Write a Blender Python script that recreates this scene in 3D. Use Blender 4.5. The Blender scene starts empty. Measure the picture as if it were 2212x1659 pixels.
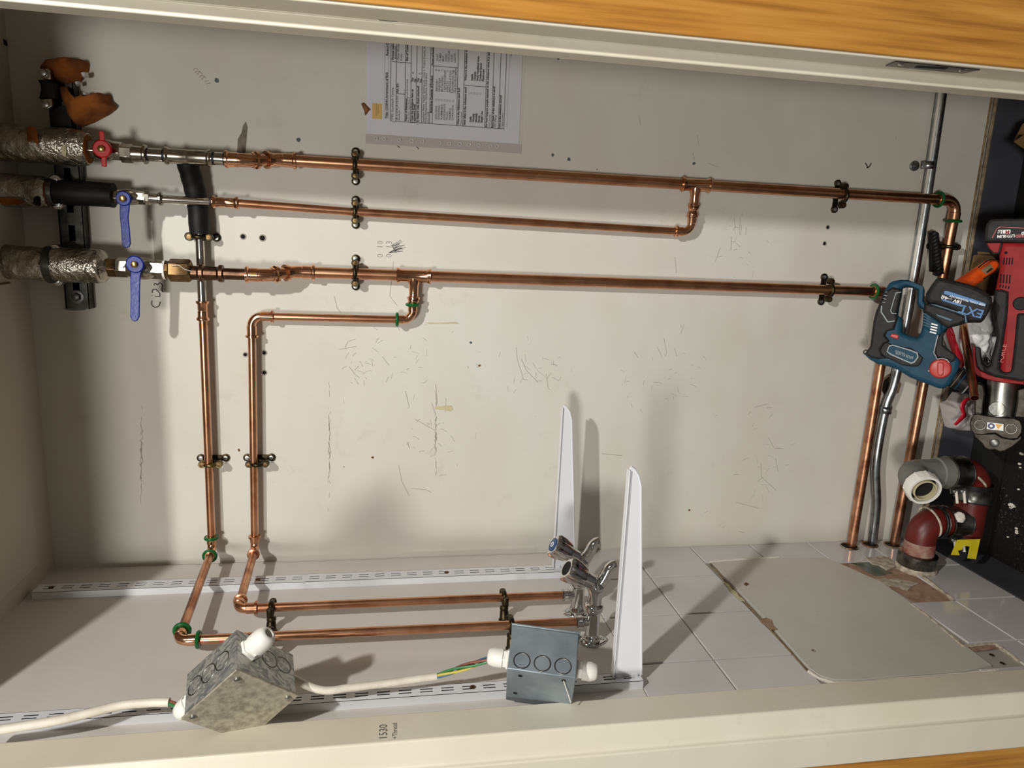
import bpy, bmesh, math, random
from mathutils import Vector, Matrix, noise
random.seed(7)
V = Vector
scene = bpy.context.scene
COL = scene.collection

# ---------------------------------------------------------------- camera
CZ = 1.415                      # camera height above the cupboard floor
D = 1.464                       # y of the back wall
XL = -0.6875                    # x of the left wall face
RC = ((0.042912218587215306, -0.16937277078203541, -0.9846173906718991),
      (-0.9791568621877715, -0.20295712358012463, -0.007761779350089138),
      (-0.1985204793630131, 0.9644279498779046, -0.17455185122988923))
FPX = 1538.74
cam_d = bpy.data.cameras.new('camera')
cam_d.sensor_fit = 'HORIZONTAL'; cam_d.sensor_width = 36.0
cam_d.lens = FPX / 2212 * 36.0
cam_d.clip_start = 0.02
cam = bpy.data.objects.new('camera', cam_d); COL.objects.link(cam)
r0, r1, r2 = (V(r) for r in RC)
m = Matrix.Identity(4)
for i in range(3):
    m[i][0] = r0[i]; m[i][1] = -r1[i]; m[i][2] = -r2[i]
m[2][3] = CZ
cam.matrix_world = m
scene.camera = cam

# ---------------------------------------------------------------- light
world = bpy.data.worlds.new('room'); scene.world = world
world.use_nodes = True
bg = world.node_tree.nodes['Background']
bg.inputs[0].default_value = (1.0, 0.93, 0.83, 1); bg.inputs[1].default_value = 0.10

def area(name, loc, target, size, power, col):
    l = bpy.data.lights.new(name, 'AREA'); l.shape = 'DISK'; l.size = size; l.energy = power; l.color = col
    o = bpy.data.objects.new(name, l); COL.objects.link(o); o.location = loc
    o.rotation_euler = (V(target) - V(loc)).to_track_quat('-Z', 'Y').to_euler()
    return o
area('ceiling_lamp_near', (0.55, -0.28, CZ + 1.03), (-0.3, 1.4, CZ - 1.7), 0.07, 33, (1.0, 0.975, 0.93))
area('ceiling_lamp_far', (-0.55, -2.2, CZ + 1.15), (-0.3, 1.4, CZ - 1.4), 0.55, 60, (1.0, 0.97, 0.92))
vs = scene.view_settings
vs.view_transform = 'Standard'; vs.look = 'None'; vs.exposure = 0.0; vs.gamma = 1.0
vs.use_curve_mapping = False

# ---------------------------------------------------------------- pixel -> place helpers (2212 x 1659 frame)
def ray(u, v):
    a, b = (u - 1106) / FPX, (v - 829.5) / FPX
    return r0 * a + r1 * b + r2
def PY(u, v, y):
    d = ray(u, v); d = d * (y / d.y); d.z += CZ; return d
def W(u, v, o=0.0): return PY(u, v, D - o)                 # a point o metres off the back wall
def L(u, v, o=0.0):                                        # a point o metres off the left wall
    d = ray(u, v); d = d * ((XL + o) / d.x); d.z += CZ; return d
def PZ(u, v, z):
    d = ray(u, v); d = d * ((z - CZ) / d.z); d.z += CZ; return d

# ---------------------------------------------------------------- materials
def lin(c):
    return tuple(((x / 255) / 12.92 if x / 255 <= 0.04045 else ((x / 255 + 0.055) / 1.055) ** 2.4) for x in c) + (1.0,)
class Nt:
    def __init__(s, mat): s.t = mat.node_tree; s.n = s.t.nodes; s.p = s.n['Principled BSDF']
    def new(s, typ, **kw):
        nd = s.n.new(typ)
        for k, v in kw.items():
            if k.startswith('_'): setattr(nd, k[1:], v)
            else: nd.inputs[k].default_value = v
        return nd
    def link(s, a, b): s.t.links.new(a, b)
    def coord(s, scale=(1, 1, 1)):
        tc = s.n.new('ShaderNodeTexCoord'); mp = s.n.new('ShaderNodeMapping')
        mp.inputs['Scale'].default_value = scale
        geo = s.n.new('ShaderNodeNewGeometry'); s.link(geo.outputs['Position'], mp.inputs['Vector'])
        return mp.outputs['Vector']
    def noise(s, vec, scale, detail=4, rough=0.55):
        nd = s.new('ShaderNodeTexNoise', Scale=scale, Detail=detail, Roughness=rough); s.link(vec, nd.inputs['Vector']); return nd.outputs['Fac']
    def ramp(s, fac, stops):
        r = s.n.new('ShaderNodeValToRGB'); s.link(fac, r.inputs['Fac'])
        el = r.color_ramp.elements
        while len(el) < len(stops): el.new(0.5)
        for e, (p, c) in zip(el, stops): e.position = p; e.color = c if len(c) == 4 else tuple(c) + (1,)
        return r.outputs['Color']
    def bump(s, fac, strength=0.2, dist=0.002):
        b = s.new('ShaderNodeBump', Strength=strength, Distance=dist); s.link(fac, b.inputs['Height']); s.link(b.outputs['Normal'], s.p.inputs['Normal'])
    def mix(s, fac, a, b, typ='MIX'):
        mx = s.n.new('ShaderNodeMixRGB'); mx.blend_type = typ
        for sock, val in ((mx.inputs[0], fac), (mx.inputs[1], a), (mx.inputs[2], b)):
            if hasattr(val, 'node'): s.link(val, sock)
            else: sock.default_value = val
        return mx.outputs[0]
MATS = {}
def mat(name, col, rough=0.5, metal=0.0, var=None, vscale=20, vstretch=(1, 1, 1), bump=None, bscale=60, spec=None, trans=0.0, alpha=1.0, coat=0.0):
    mt = bpy.data.materials.new(name); mt.use_nodes = True; N = Nt(mt); p = N.p
    c = lin(col)
    p.inputs['Base Color'].default_value = c; p.inputs['Roughness'].default_value = rough; p.inputs['Metallic'].default_value = metal
    if spec is not None: p.inputs['Specular IOR Level'].default_value = spec
    if trans: p.inputs['Transmission Weight'].default_value = trans
    if alpha < 1: p.inputs['Alpha'].default_value = alpha
    if coat: p.inputs['Coat Weight'].default_value = coat
    if var is not None:
        f = N.noise(N.coord(vstretch), vscale, 5)
        N.link(N.ramp(f, [(0.32, lin(var)), (0.62, c)]), p.inputs['Base Color'])
    if bump: N.bump(N.noise(N.coord(vstretch), bscale, 4), bump)
    MATS[name] = mt; return mt

def make_wall(name, base, grime, warm, rough=0.62):
    mt = bpy.data.materials.new(name); mt.use_nodes = True; N = Nt(mt); p = N.p
    vec = N.coord()
    big = N.ramp(N.noise(vec, 2.2, 3), [(0.35, lin(warm)), (0.65, lin(base))])
    st = N.ramp(N.noise(N.coord((4, 4, 9)), 1.6, 3), [(0.35, (0.97, 0.965, 0.95, 1)), (0.6, (1, 1, 1, 1))])
    c = N.mix(1.0, big, st, 'MULTIPLY')
    gr = N.ramp(N.noise(vec, 14, 8, 0.72), [(0.60, (0, 0, 0, 1)), (0.78, (0.42, 0.42, 0.42, 1))])
    c = N.mix(gr, c, lin(grime))
    N.link(c, p.inputs['Base Color']); p.inputs['Roughness'].default_value = rough
    N.bump(N.noise(vec, 260, 3), 0.10, 0.0006)
    MATS[name] = mt
make_wall('wall_paint', (214, 212, 203), (170, 166, 154), (207, 203, 192))
make_wall('board_paint', (218, 214, 209), (190, 186, 180), (213, 208, 202), 0.5)
make_wall('ceiling_paint', (196, 190, 178), (170, 164, 150), (190, 182, 168))
make_wall('jamb_paint', (226, 220, 203), (190, 182, 162), (218, 210, 190), 0.38)
make_wall('panel_paint', (208, 205, 197), (176, 170, 158), (200, 196, 186), 0.42)
mat('tile', (212, 209, 208), 0.13, var=(202, 199, 198), vscale=6, coat=0.2)
mat('grout', (168, 162, 152), 0.9)
mat('filler', (226, 220, 208), 0.85, bump=0.5, bscale=160)
mat('plaster_brown', (150, 118, 98), 0.9, var=(178, 150, 130), vscale=60, bump=0.4, bscale=120)
mat('plaster_rust', (128, 84, 52), 0.9, var=(92, 60, 38), vscale=90)
mat('mortar', (206, 196, 178), 0.95, var=(150, 138, 120), vscale=70, bump=0.8, bscale=90)
mat('green_slime', (30, 66, 52), 0.25, var=(120, 112, 92), vscale=38, bump=0.5)
mat('dark_void', (14, 12, 10), 0.95)
mat('stain_brown', (142, 124, 92), 0.9, var=(96, 80, 58), vscale=60)
mat('filler_grey', (138, 130, 116), 0.9, var=(110, 104, 92), vscale=90)
mat('pencil', (92, 90, 88), 0.8)
mat('ink', (22, 22, 26), 0.6)
mat('scuff', (160, 155, 143), 0.85)
mat('blue_grey_paint', (88, 98, 106), 0.7)
mat('vinyl_grey', (74, 74, 80), 0.42, var=(66, 66, 72), vscale=12)
mat('bead_tan', (150, 134, 108), 0.8, var=(110, 98, 80), vscale=80)
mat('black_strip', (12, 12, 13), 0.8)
mat('white_coat', (226, 228, 232), 0.28)
mat('white_plastic', (232, 230, 222), 0.38)
mat('cable_white', (222, 216, 202), 0.5, var=(206, 198, 182), vscale=40)
mat('grey_plastic', (118, 118, 112), 0.42, var=(104, 104, 98), vscale=20)
mat('black_rubber', (17, 17, 18), 0.55, spec=0.22, var=(26, 26, 26), vscale=60)
mat('black_plastic', (30, 30, 31), 0.55, spec=0.22, var=(42, 42, 42), vscale=70)
mat('dark_plastic', (46, 47, 48), 0.55, spec=0.22, var=(34, 34, 35), vscale=50)
mat('teal_plastic', (22, 62, 82), 0.55, spec=0.22, var=(30, 72, 92), vscale=40)
mat('teal_light', (60, 92, 110), 0.45)
mat('line_grey', (150, 158, 160), 0.5)
mat('blue_label', (52, 116, 176), 0.4)
mat('red_plastic', (158, 38, 40), 0.55, spec=0.22, var=(140, 30, 34), vscale=30)
mat('red_pale', (196, 84, 84), 0.45)
mat('red_knob', (186, 58, 52), 0.4)
mat('orange_paint', (226, 88, 26), 0.22, var=(196, 64, 16), vscale=30)
mat('orange_fibre', (160, 92, 32), 0.95, var=(96, 50, 18), vscale=26, bump=0.9, bscale=70)
mat('cardboard', (128, 100, 62), 0.85, var=(104, 80, 48), vscale=20)
mat('lever_blue', (8, 30, 118), 0.3, var=(10, 36, 126), vscale=50, bump=0.15, bscale=140, spec=0.3)
mat('lever_red', (188, 18, 30), 0.3)
mat('cast_red', (98, 24, 18), 0.42, var=(74, 20, 16), vscale=26, bump=0.2, bscale=50)
mat('red_dusty', (124, 62, 52), 0.8, var=(168, 148, 132), vscale=30)
mat('paper', (214, 214, 220), 0.6)
mat('yellow_paper', (216, 172, 54), 0.6)
mat('yellow_tape', (206, 190, 34), 0.5, var=(190, 172, 26), vscale=30)
mat('sticker_white', (240, 240, 238), 0.4)
mat('sticker_blue', (22, 42, 110), 0.4)
mat('sticker_yellow', (232, 170, 40), 0.4)
mat('green_plastic', (14, 92, 40), 0.25)
mat('wire_blue', (44, 96, 128), 0.45)
mat('wire_brown', (128, 74, 58), 0.45)
mat('wire_green', (46, 118, 66), 0.45)
mat('wire_yellow', (196, 178, 70), 0.45)
mat('bag_white', (226, 224, 222), 0.35, bump=0.6, bscale=40)
mat('bag_red', (176, 20, 40), 0.35)
mat('bag_clear', (214, 206, 202), 0.2, alpha=0.55, bump=0.6, bscale=40)
mat('sleeve', (236, 236, 232), 0.12, alpha=0.07)
mat('adhesive', (130, 82, 34), 0.6, var=(96, 58, 24), vscale=60)
mat('stain_yellow', (204, 196, 160), 0.85, var=(188, 178, 140), vscale=40)
# metals
def metal(name, col, rough, dark, vscale=18, stretch=(1, 1, 1), lo=0.36, hi=0.6, bump=0.0, bscale=120):
    mt = bpy.data.materials.new(name); mt.use_nodes = True; N = Nt(mt); p = N.p
    p.inputs['Metallic'].default_value = 1.0; p.inputs['Roughness'].default_value = rough
    f = N.noise(N.coord(stretch), vscale, 6, 0.6)
    N.link(N.ramp(f, [(lo, lin(dark)), (hi, lin(col))]), p.inputs['Base Color'])
    if bump: N.bump(N.noise(N.coord(stretch), bscale, 4), bump, 0.001)
    MATS[name] = mt
metal('copper', (214, 160, 124), 0.27, (184, 128, 96), 22, (1.2, 1.2, 1.0), 0.34, 0.56)
metal('copper_dull', (206, 154, 122), 0.34, (150, 98, 70), 16, (1.5, 1.5, 1.0), 0.36, 0.58)
metal('copper_bright', (230, 176, 140), 0.15, (204, 146, 110), 30)
metal('stainless', (205, 200, 190), 0.16, (176, 170, 160), 20)
metal('bronze_dull', (132, 106, 72), 0.42, (84, 62, 42), 50)
metal('brown_tube', (112, 84, 66), 0.35, (70, 50, 40), 40)
metal('clip_bronze', (78, 70, 52), 0.42, (52, 46, 34), 60)
metal('clip_brass', (134, 116, 76), 0.4, (100, 84, 54), 60)
metal('chrome', (216, 216, 216), 0.07, (204, 204, 204), 10)
metal('nickel', (186, 178, 164), 0.24, (150, 142, 128), 60)
metal('brass', (212, 176, 108), 0.28, (170, 136, 82), 60)
metal('screw_steel', (196, 196, 192), 0.3, (150, 150, 146), 80)
metal('steel_dark', (120, 120, 116), 0.4, (80, 80, 78), 40)
metal('jaw_black', (76, 72, 66), 0.5, (56, 52, 48), 60)
metal('steel_tube', (170, 170, 164), 0.34, (128, 128, 122), 24)
metal('conduit', (176, 182, 184), 0.3, (140, 146, 148), 40)
metal('strut', (92, 92, 86), 0.5, (62, 62, 58), 50)
metal('foil', (206, 200, 188), 0.3, (150, 142, 128), 26, bump=1.0, bscale=70)
MATS['foil'].node_tree.nodes['Bump'].inputs['Distance'].default_value = 0.006
metal('band_steel', (136, 136, 130), 0.32, (70, 70, 66), 34)
metal('galv_plain', (150, 160, 166), 0.5, (128, 138, 144), 16, (1, 1, 1))
MATS['galv_plain'].node_tree.nodes['Principled BSDF'].inputs['Metallic'].default_value = 0.45
def make_galv():
    mt = bpy.data.materials.new('galv'); mt.use_nodes = True; N = Nt(mt); p = N.p
    p.inputs['Metallic'].default_value = 0.6; p.inputs['Roughness'].default_value = 0.42
    v1 = N.new('ShaderNodeTexVoronoi', Scale=150.0); wv = N.coord((1, 1.9, 0.8))
    nz = N.n.new('ShaderNodeTexNoise'); nz.inputs['Scale'].default_value = 40; N.link(wv, nz.inputs['Vector'])
    add = N.n.new('ShaderNodeVectorMath'); add.operation = 'MULTIPLY_ADD'
    N.link(nz.outputs['Color'], add.inputs[0]); add.inputs[1].default_value = (0.03, 0.03, 0.03); N.link(wv, add.inputs[2])
    N.link(add.outputs[0], v1.inputs['Vector'])
    sep = N.n.new('ShaderNodeSeparateColor'); N.link(v1.outputs['Color'], sep.inputs[0])
    N.link(N.ramp(sep.outputs[0], [(0.1, lin((132, 134, 134))), (0.9, lin((190, 188, 180)))]), p.inputs['Base Color'])
    MATS['galv'] = mt
make_galv()
mat('galv_lid', (176, 170, 152), 0.5, metal=0.35, var=(134, 128, 114), vscale=110)
def make_wood():
    mt = bpy.data.materials.new('varnished_wood'); mt.use_nodes = True; N = Nt(mt); p = N.p
    f = N.noise(N.coord((38, 38, 1.6)), 2.2, 7, 0.6)
    c = N.ramp(f, [(0.28, lin((150, 98, 40))), (0.5, lin((194, 138, 62))), (0.72, lin((212, 158, 80)))])
    f2 = N.ramp(N.noise(N.coord((9, 9, 0.7)), 1.4, 4), [(0.35, (0.84, 0.80, 0.74, 1)), (0.65, (1, 1, 1, 1))])
    N.link(N.mix(1.0, c, f2, 'MULTIPLY'), p.inputs['Base Color']); p.inputs['Roughness'].default_value = 0.3
    MATS['varnished_wood'] = mt
make_wood()
def make_floor():
    mt = bpy.data.materials.new('speckled_floor'); mt.use_nodes = True; N = Nt(mt); p = N.p
    f = N.noise(N.coord(), 150, 3, 0.8); b = N.noise(N.coord(), 14, 3)
    sp = N.ramp(f, [(0.60, (0, 0, 0, 1)), (0.70, (1, 1, 1, 1))]); bb = N.ramp(b, [(0.42, (0.05, 0.05, 0.05, 1)), (0.62, (1, 1, 1, 1))])
    k = N.mix(1.0, sp, bb, 'MULTIPLY')
    N.link(N.mix(k, lin((17, 16, 16)), lin((150, 146, 136))), p.inputs['Base Color']); p.inputs['Roughness'].default_value = 0.5
    N.bump(f, 0.4, 0.002); MATS['speckled_floor'] = mt
make_floor()

# ---------------------------------------------------------------- mesh helpers
ORI = {}
class MB:
    def __init__(s): s.v = []; s.f = []
    def add(s, vs, fs):
        k = len(s.v); s.v += [V(x) for x in vs]; s.f += [tuple(i + k for i in f) for f in fs]; return s
    def frame(s, d):
        d = d.normalized(); a = V((0, 0, 1)) if abs(d.z) < 0.9 else V((1, 0, 0))
        x = d.cross(a).normalized(); return x, d.cross(x).normalized()
    def tube(s, path, r, seg=20, caps=True, radii=None):
        path = [V(p) for p in path]; n = len(path); rings = []
        d0 = (path[1] - path[0]).normalized(); x, y = s.frame(d0)
        for i, p in enumerate(path):
            if i == 0: t = d0
            elif i == n - 1: t = (path[-1] - path[-2]).normalized()
            else: t = ((path[i + 1] - p).normalized() + (p - path[i - 1]).normalized()).normalized()
            x = (x - t * x.dot(t)).normalized(); y = t.cross(x)
            rr = radii[i] if radii else r
            rings.append([p + (x * math.cos(2 * math.pi * k / seg) + y * math.sin(2 * math.pi * k / seg)) * rr for k in range(seg)])
        vs = [q for rg in rings for q in rg]
        fs = [(i * seg + k, i * seg + (k + 1) % seg, (i + 1) * seg + (k + 1) % seg, (i + 1) * seg + k) for i in range(n - 1) for k in range(seg)]
        if caps: fs += [tuple(range(seg))[::-1], tuple((n - 1) * seg + k for k in range(seg))]
        return s.add(vs, fs)
    def lathe(s, p, d, prof, seg=24, spin=0.0, caps=True):
        p = V(p); d = V(d).normalized(); x, y = s.frame(d)
        vs = [p + d * t + (x * math.cos(spin + 2 * math.pi * k / seg) + y * math.sin(spin + 2 * math.pi * k / seg)) * r for t, r in prof for k in range(seg)]
        n = len(prof)
        fs = [(i * seg + k, i * seg + (k + 1) % seg, (i + 1) * seg + (k + 1) % seg, (i + 1) * seg + k) for i in range(n - 1) for k in range(seg)]
        if caps: fs += [tuple(range(seg))[::-1], tuple((n - 1) * seg + k for k in range(seg))]
        return s.add(vs, fs)
    def ring(s, p, d, R, r, seg=24, ns=10, flat=1.0):
        p = V(p); d = V(d).normalized(); x, y = s.frame(d); vs = []
        for k in range(seg):
            a = 2 * math.pi * k / seg; e = x * math.cos(a) + y * math.sin(a)
            for j in range(ns):
                b = 2 * math.pi * j / ns; vs.append(p + e * (R + r * math.cos(b)) + d * (r * flat * math.sin(b)))
        fs = [(k * ns + j, ((k + 1) % seg) * ns + j, ((k + 1) % seg) * ns + (j + 1) % ns, k * ns + (j + 1) % ns) for k in range(seg) for j in range(ns)]
        return s.add(vs, fs)
    def hexa(s, o, a, b, c):                 # parallelepiped from corner o and three edges
        o, a, b, c = V(o), V(a), V(b), V(c)
        vs = [o, o + a, o + a + b, o + b, o + c, o + a + c, o + a + b + c, o + b + c]
        fs = [(0, 3, 2, 1), (4, 5, 6, 7), (0, 1, 5, 4), (1, 2, 6, 5), (2, 3, 7, 6), (3, 0, 4, 7)]
        if a.cross(b).dot(c) < 0: fs = [f[::-1] for f in fs]
        return s.add(vs, fs)
    def box(s, x0, x1, y0, y1, z0, z1): return s.hexa((x0, y0, z0), (x1 - x0, 0, 0), (0, y1 - y0, 0), (0, 0, z1 - z0))
    def ball(s, c, r, sc=(1, 1, 1), seg=20, rings=12):
        vs = []; fs = []
        for i in range(rings + 1):
            a = math.pi * i / rings
            for k in range(seg):
                b = 2 * math.pi * k / seg
                vs.append(V(c) + V((math.sin(a) * math.cos(b) * sc[0], math.sin(a) * math.sin(b) * sc[1], math.cos(a) * sc[2])) * r)
        fs = [(i * seg + k, (i + 1) * seg + k, (i + 1) * seg + (k + 1) % seg, i * seg + (k + 1) % seg) for i in range(rings) for k in range(seg)]
        return s.add(vs, fs)
    def prism(s, pts, ext):                  # closed outline pushed along ext
        ext = V(ext); n = len(pts); pts = [V(p) for p in pts]
        nrm = V((0, 0, 0))
        for i in range(n): nrm += (pts[i] - pts[0]).cross(pts[(i + 1) % n] - pts[0])
        if nrm.dot(ext) > 0: pts = pts[::-1]
        vs = pts + [p + ext for p in pts]
        fs = [tuple(range(n)), tuple(range(2 * n - 1, n - 1, -1))] + [((i + 1) % n, i, n + i, n + (i + 1) % n) for i in range(n)]
        return s.add(vs, fs)
    def mesh(s, me, M):
        return s.add([M @ v.co for v in me.vertices], [tuple(p.vertices) for p in me.polygons])
    def build(s, name, mt, parent=None, ang=38, bevel=0.0, seg=2, label=None, cat=None, group=None, kind=None):
        lo = V((min(v[i] for v in s.v) for i in range(3))); hi = V((max(v[i] for v in s.v) for i in range(3)))
        c = (lo + hi) / 2
        me = bpy.data.meshes.new(name); me.from_pydata([v - c for v in s.v], [], s.f); me.update()
        o = bpy.data.objects.new(name, me); COL.objects.link(o)
        me.materials.append(MATS[mt])
        if ang:
            me.polygons.foreach_set('use_smooth', [True] * len(me.polygons)); me.set_sharp_from_angle(angle=math.radians(ang))
        ORI[o.name] = c
        if parent: o.parent = parent; o.location = c - ORI[parent.name]
        else: o.location = c
        if bevel:
            b = o.modifiers.new('bevel', 'BEVEL'); b.width = bevel; b.segments = seg; b.limit_method = 'ANGLE'; b.angle_limit = math.radians(35)
        tag(o, label, cat, group, kind)
        return o
def tag(o, label=None, cat=None, group=None, kind=None):
    for k, v in (('label', label), ('category', cat), ('group', group), ('kind', kind)):
        if v: o[k] = v
def thing(name, loc, label, cat, group=None):
    o = bpy.data.objects.new(name, None); COL.objects.link(o); o.empty_display_size = 0.02
    o.location = loc; ORI[o.name] = V(loc); tag(o, label, cat, group); return o
def copy_tree(src, delta, parent=None, label=None):
    c = src.copy(); COL.objects.link(c); c.parent = parent
    if parent is None: c.location = V(src.location) + V(delta)
    ORI[c.name] = ORI[src.name] + V(delta)
    if label: c['label'] = label
    for ch in [x for x in bpy.data.objects if x.parent == src]: copy_tree(ch, delta, c)
    return c
def fillet(pts, rad, n=10):
    pts = [V(p) for p in pts]; out = [pts[0]]
    for i in range(1, len(pts) - 1):
        p = pts[i]; a = (pts[i - 1] - p).normalized(); b = (pts[i + 1] - p).normalized()
        ang = a.angle(b); t = rad / math.tan(ang / 2)
        c = p + (a + b).normalized() * (rad / math.sin(ang / 2))
        s0 = p + a * t - c; s1 = p + b * t - c; w = s0.angle(s1)
        for k in range(n + 1):
            f = k / n; out.append(c + (s0 * math.sin((1 - f) * w) + s1 * math.sin(f * w)) / math.sin(w))
    return out + [pts[-1]]
def spline(pts, n=8):
    pts = [V(p) for p in pts]; q = [pts[0] * 2 - pts[1]] + pts + [pts[-1] * 2 - pts[-2]]; out = []
    for i in range(1, len(q) - 2):
        p0, p1, p2, p3 = q[i - 1:i + 3]
        for k in range(n):
            t = k / n; out.append(0.5 * ((2 * p1) + (p2 - p0) * t + (2 * p0 - 5 * p1 + 4 * p2 - p3) * t * t + (3 * p1 - p0 - 3 * p2 + p3) * t ** 3))
    return out + [pts[-1]]
def curve_mesh(polys, th, bev):
    """flat outline(s) with holes -> bevelled slab mesh centred on local z = 0"""
    cu = bpy.data.curves.new('tmp', 'CURVE'); cu.dimensions = '2D'; cu.fill_mode = 'BOTH'
    for pl in polys:
        sp = cu.splines.new('POLY'); sp.points.add(len(pl) - 1); sp.use_cyclic_u = True
        for q, (a, b) in zip(sp.points, pl): q.co = (a, b, 0, 1)
    cu.extrude = max(th / 2 - bev, 0.0); cu.bevel_depth = bev; cu.bevel_resolution = 2; cu.offset = -bev
    ob = bpy.data.objects.new('tmp', cu); me = bpy.data.meshes.new_from_object(ob)
    bpy.data.objects.remove(ob); bpy.data.curves.remove(cu)
    return me
MW = lambda y: Matrix(((0, 1, 0, 0), (0, 0, -1, y), (-1, 0, 0, 0), (0, 0, 0, 1)))      # local x -> image right, local y -> image up, local z -> towards the room
def pl2(px, y): return [((-p.z), p.x) for p in (PY(u, v, y) for u, v in px)]
def slab(name, polys, y, th, mt, parent, bev=0.002, **kw):
    """outline(s) given as pixels on the plane at depth y, thickness th behind that plane"""
    if not isinstance(polys[0][0], (tuple, list)): polys = [polys]
    me = curve_mesh([pl2(p, y) for p in polys], th, bev)
    mb = MB().mesh(me, MW(y + th / 2)); bpy.data.meshes.remove(me)
    return mb.build(name, mt, parent, **kw)
TILT = {}
def set_plane(u, v, y):
    """lean the working plane back so that it faces up along the sight line of its centre"""
    n = -ray(u, v).normalized(); ex = (-UPV - n * (-UPV).dot(n)).normalized()
    TILT.update(p=PY(u, v, y), n=n, ex=ex, ey=n.cross(ex), y=y)
UPV = V((0, 0, 1))
def PT(u, v, y):
    d = ray(u, v); o = V((0, 0, CZ)); q = TILT['p'] - TILT['n'] * (y - TILT['y']); return o + d * ((q - o).dot(TILT['n']) / d.dot(TILT['n']))
def tslab(name, polys, y, th, mt, parent, bev=0.002, **kw):
    if not isinstance(polys[0][0], (tuple, list)): polys = [polys]
    q = TILT['p'] - TILT['n'] * (y - TILT['y']); ex, ey, n = TILT['ex'], TILT['ey'], TILT['n']
    me = curve_mesh([[((p - q).dot(ex), (p - q).dot(ey)) for p in (PT(u, v, y) for u, v in pl)] for pl in polys], th, bev)
    M = Matrix.Identity(4); c = q - n * th / 2
    for i in range(3): M[i][0] = ex[i]; M[i][1] = ey[i]; M[i][2] = n[i]; M[i][3] = c[i]
    mb = MB().mesh(me, M); bpy.data.meshes.remove(me)
    return mb.build(name, mt, parent, **kw)
def zc(pts, x0, y0, s): return [(x0 + a / s, y0 + b / s) for a, b in pts]
def text_into(mb, body, size, M, bold=0.0, align='LEFT'):
    cu = bpy.data.curves.new('tmp', 'FONT'); cu.body = body; cu.size = size; cu.resolution_u = 2; cu.align_x = align; cu.offset = bold
    ob = bpy.data.objects.new('tmp', cu); me = bpy.data.meshes.new_from_object(ob)
    mb.mesh(me, M); bpy.data.meshes.remove(me); bpy.data.objects.remove(ob); bpy.data.curves.remove(cu)
def textM(p, right, up):
    x = V(right).normalized(); z = x.cross(V(up)).normalized(); y = z.cross(x)
    M = Matrix.Identity(4)
    for i in range(3): M[i][0] = x[i]; M[i][1] = y[i]; M[i][2] = z[i]; M[i][3] = p[i]
    return M
def stroke(mb, pts, w, nrm):
    pts = [V(p) for p in pts]; nrm = V(nrm); L_ = []
    for i, p in enumerate(pts):
        t = (pts[min(i + 1, len(pts) - 1)] - pts[max(i - 1, 0)]).normalized(); s = t.cross(nrm).normalized() * w / 2
        L_ += [p - s, p + s]
    mb.add(L_, [(2 * i, 2 * i + 1, 2 * i + 3, 2 * i + 2) for i in range(len(pts) - 1)])
def pillow(px, y, depth, mt, name, parent, amp=0.004, fq=40, rings=7, n=56, edge=0.0, back=0.004, **kw):
    pts = [PY(u, v, y) for u, v in px]; m_ = len(pts); tot = [0]
    for i in range(m_): tot.append(tot[-1] + (pts[(i + 1) % m_] - pts[i]).length)
    out = []
    for k in range(n):
        t = tot[-1] * k / n
        i = max(j for j in range(m_) if tot[j] <= t); f = (t - tot[i]) / max(tot[i + 1] - tot[i], 1e-9); out.append(pts[i].lerp(pts[(i + 1) % m_], f))
    c = sum(out, V((0, 0, 0))) / n; vs = []; fs = []
    for r_ in range(rings):
        s_ = 1 - r_ / rings
        for p in out:
            q = c.lerp(p, s_); dome = depth * math.sqrt(max(0, 1 - s_ ** 3))
            nz = noise.noise(q * fq) * amp + noise.noise(q * fq * 2.7) * amp * 0.6
            vs.append(V((q.x + (noise.noise(q * fq + V((9, 0, 0))) * edge if r_ == 0 else 0), q.y - dome - nz * (1 if r_ else 0.4), q.z + (noise.noise(q * fq + V((0, 9, 0))) * edge if r_ == 0 else 0))))
    fs = [(r_ * n + k, r_ * n + (k + 1) % n, (r_ + 1) * n + (k + 1) % n, (r_ + 1) * n + k) for r_ in range(rings - 1) for k in range(n)]
    vs.append(V((c.x, c.y - depth, c.z))); e = len(vs) - 1
    fs += [((rings - 1) * n + k, (rings - 1) * n + (k + 1) % n, e) for k in range(n)]
    vs += [p + V((0, back, 0)) for p in out]
    fs += [(e + 1 + k, e + 1 + (k + 1) % n, (k + 1) % n, k) for k in range(n)] + [tuple(e + 1 + k for k in range(n))[::-1]]
    return MB().add(vs, fs).build(name, mt, parent, ang=60, **kw)
YN = V((0, -1, 0))

# ================================================================ THE SETTING
def PX(u, v, x):
    d = ray(u, v); d = d * (x / d.x); d.z += CZ; return d
ZC = CZ + 0.653; HEAD = CZ + 0.64
S = dict(kind='structure')
wall_back = MB().box(XL - 0.1, 0.56, D, D + 0.05, -0.02, ZC + 0.1).build('wall_back', 'wall_paint', **S)
wl = MB(); wl.box(XL - 0.06, XL - 0.006, 0.845, D, -0.02, ZC + 0.1)
wl.box(XL - 0.006, XL, 0.90, D, CZ - 0.4045, ZC + 0.1)
wall_left = wl.build('wall_left', 'board_paint', **S)
MB().box(0.50, 0.56, 0.86, D, -0.02, ZC + 0.1).build('wall_right', 'wall_paint', **S)
MB().box(XL - 0.06, 0.56, 0.84, D + 0.05, ZC, ZC + 0.08).build('ceiling', 'ceiling_paint', **S)
floor = MB().box(XL - 0.3, 0.9, 0.3, D + 0.05, -0.05, 0.0).build('floor', 'speckled_floor', **S)
chips = MB()
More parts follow.
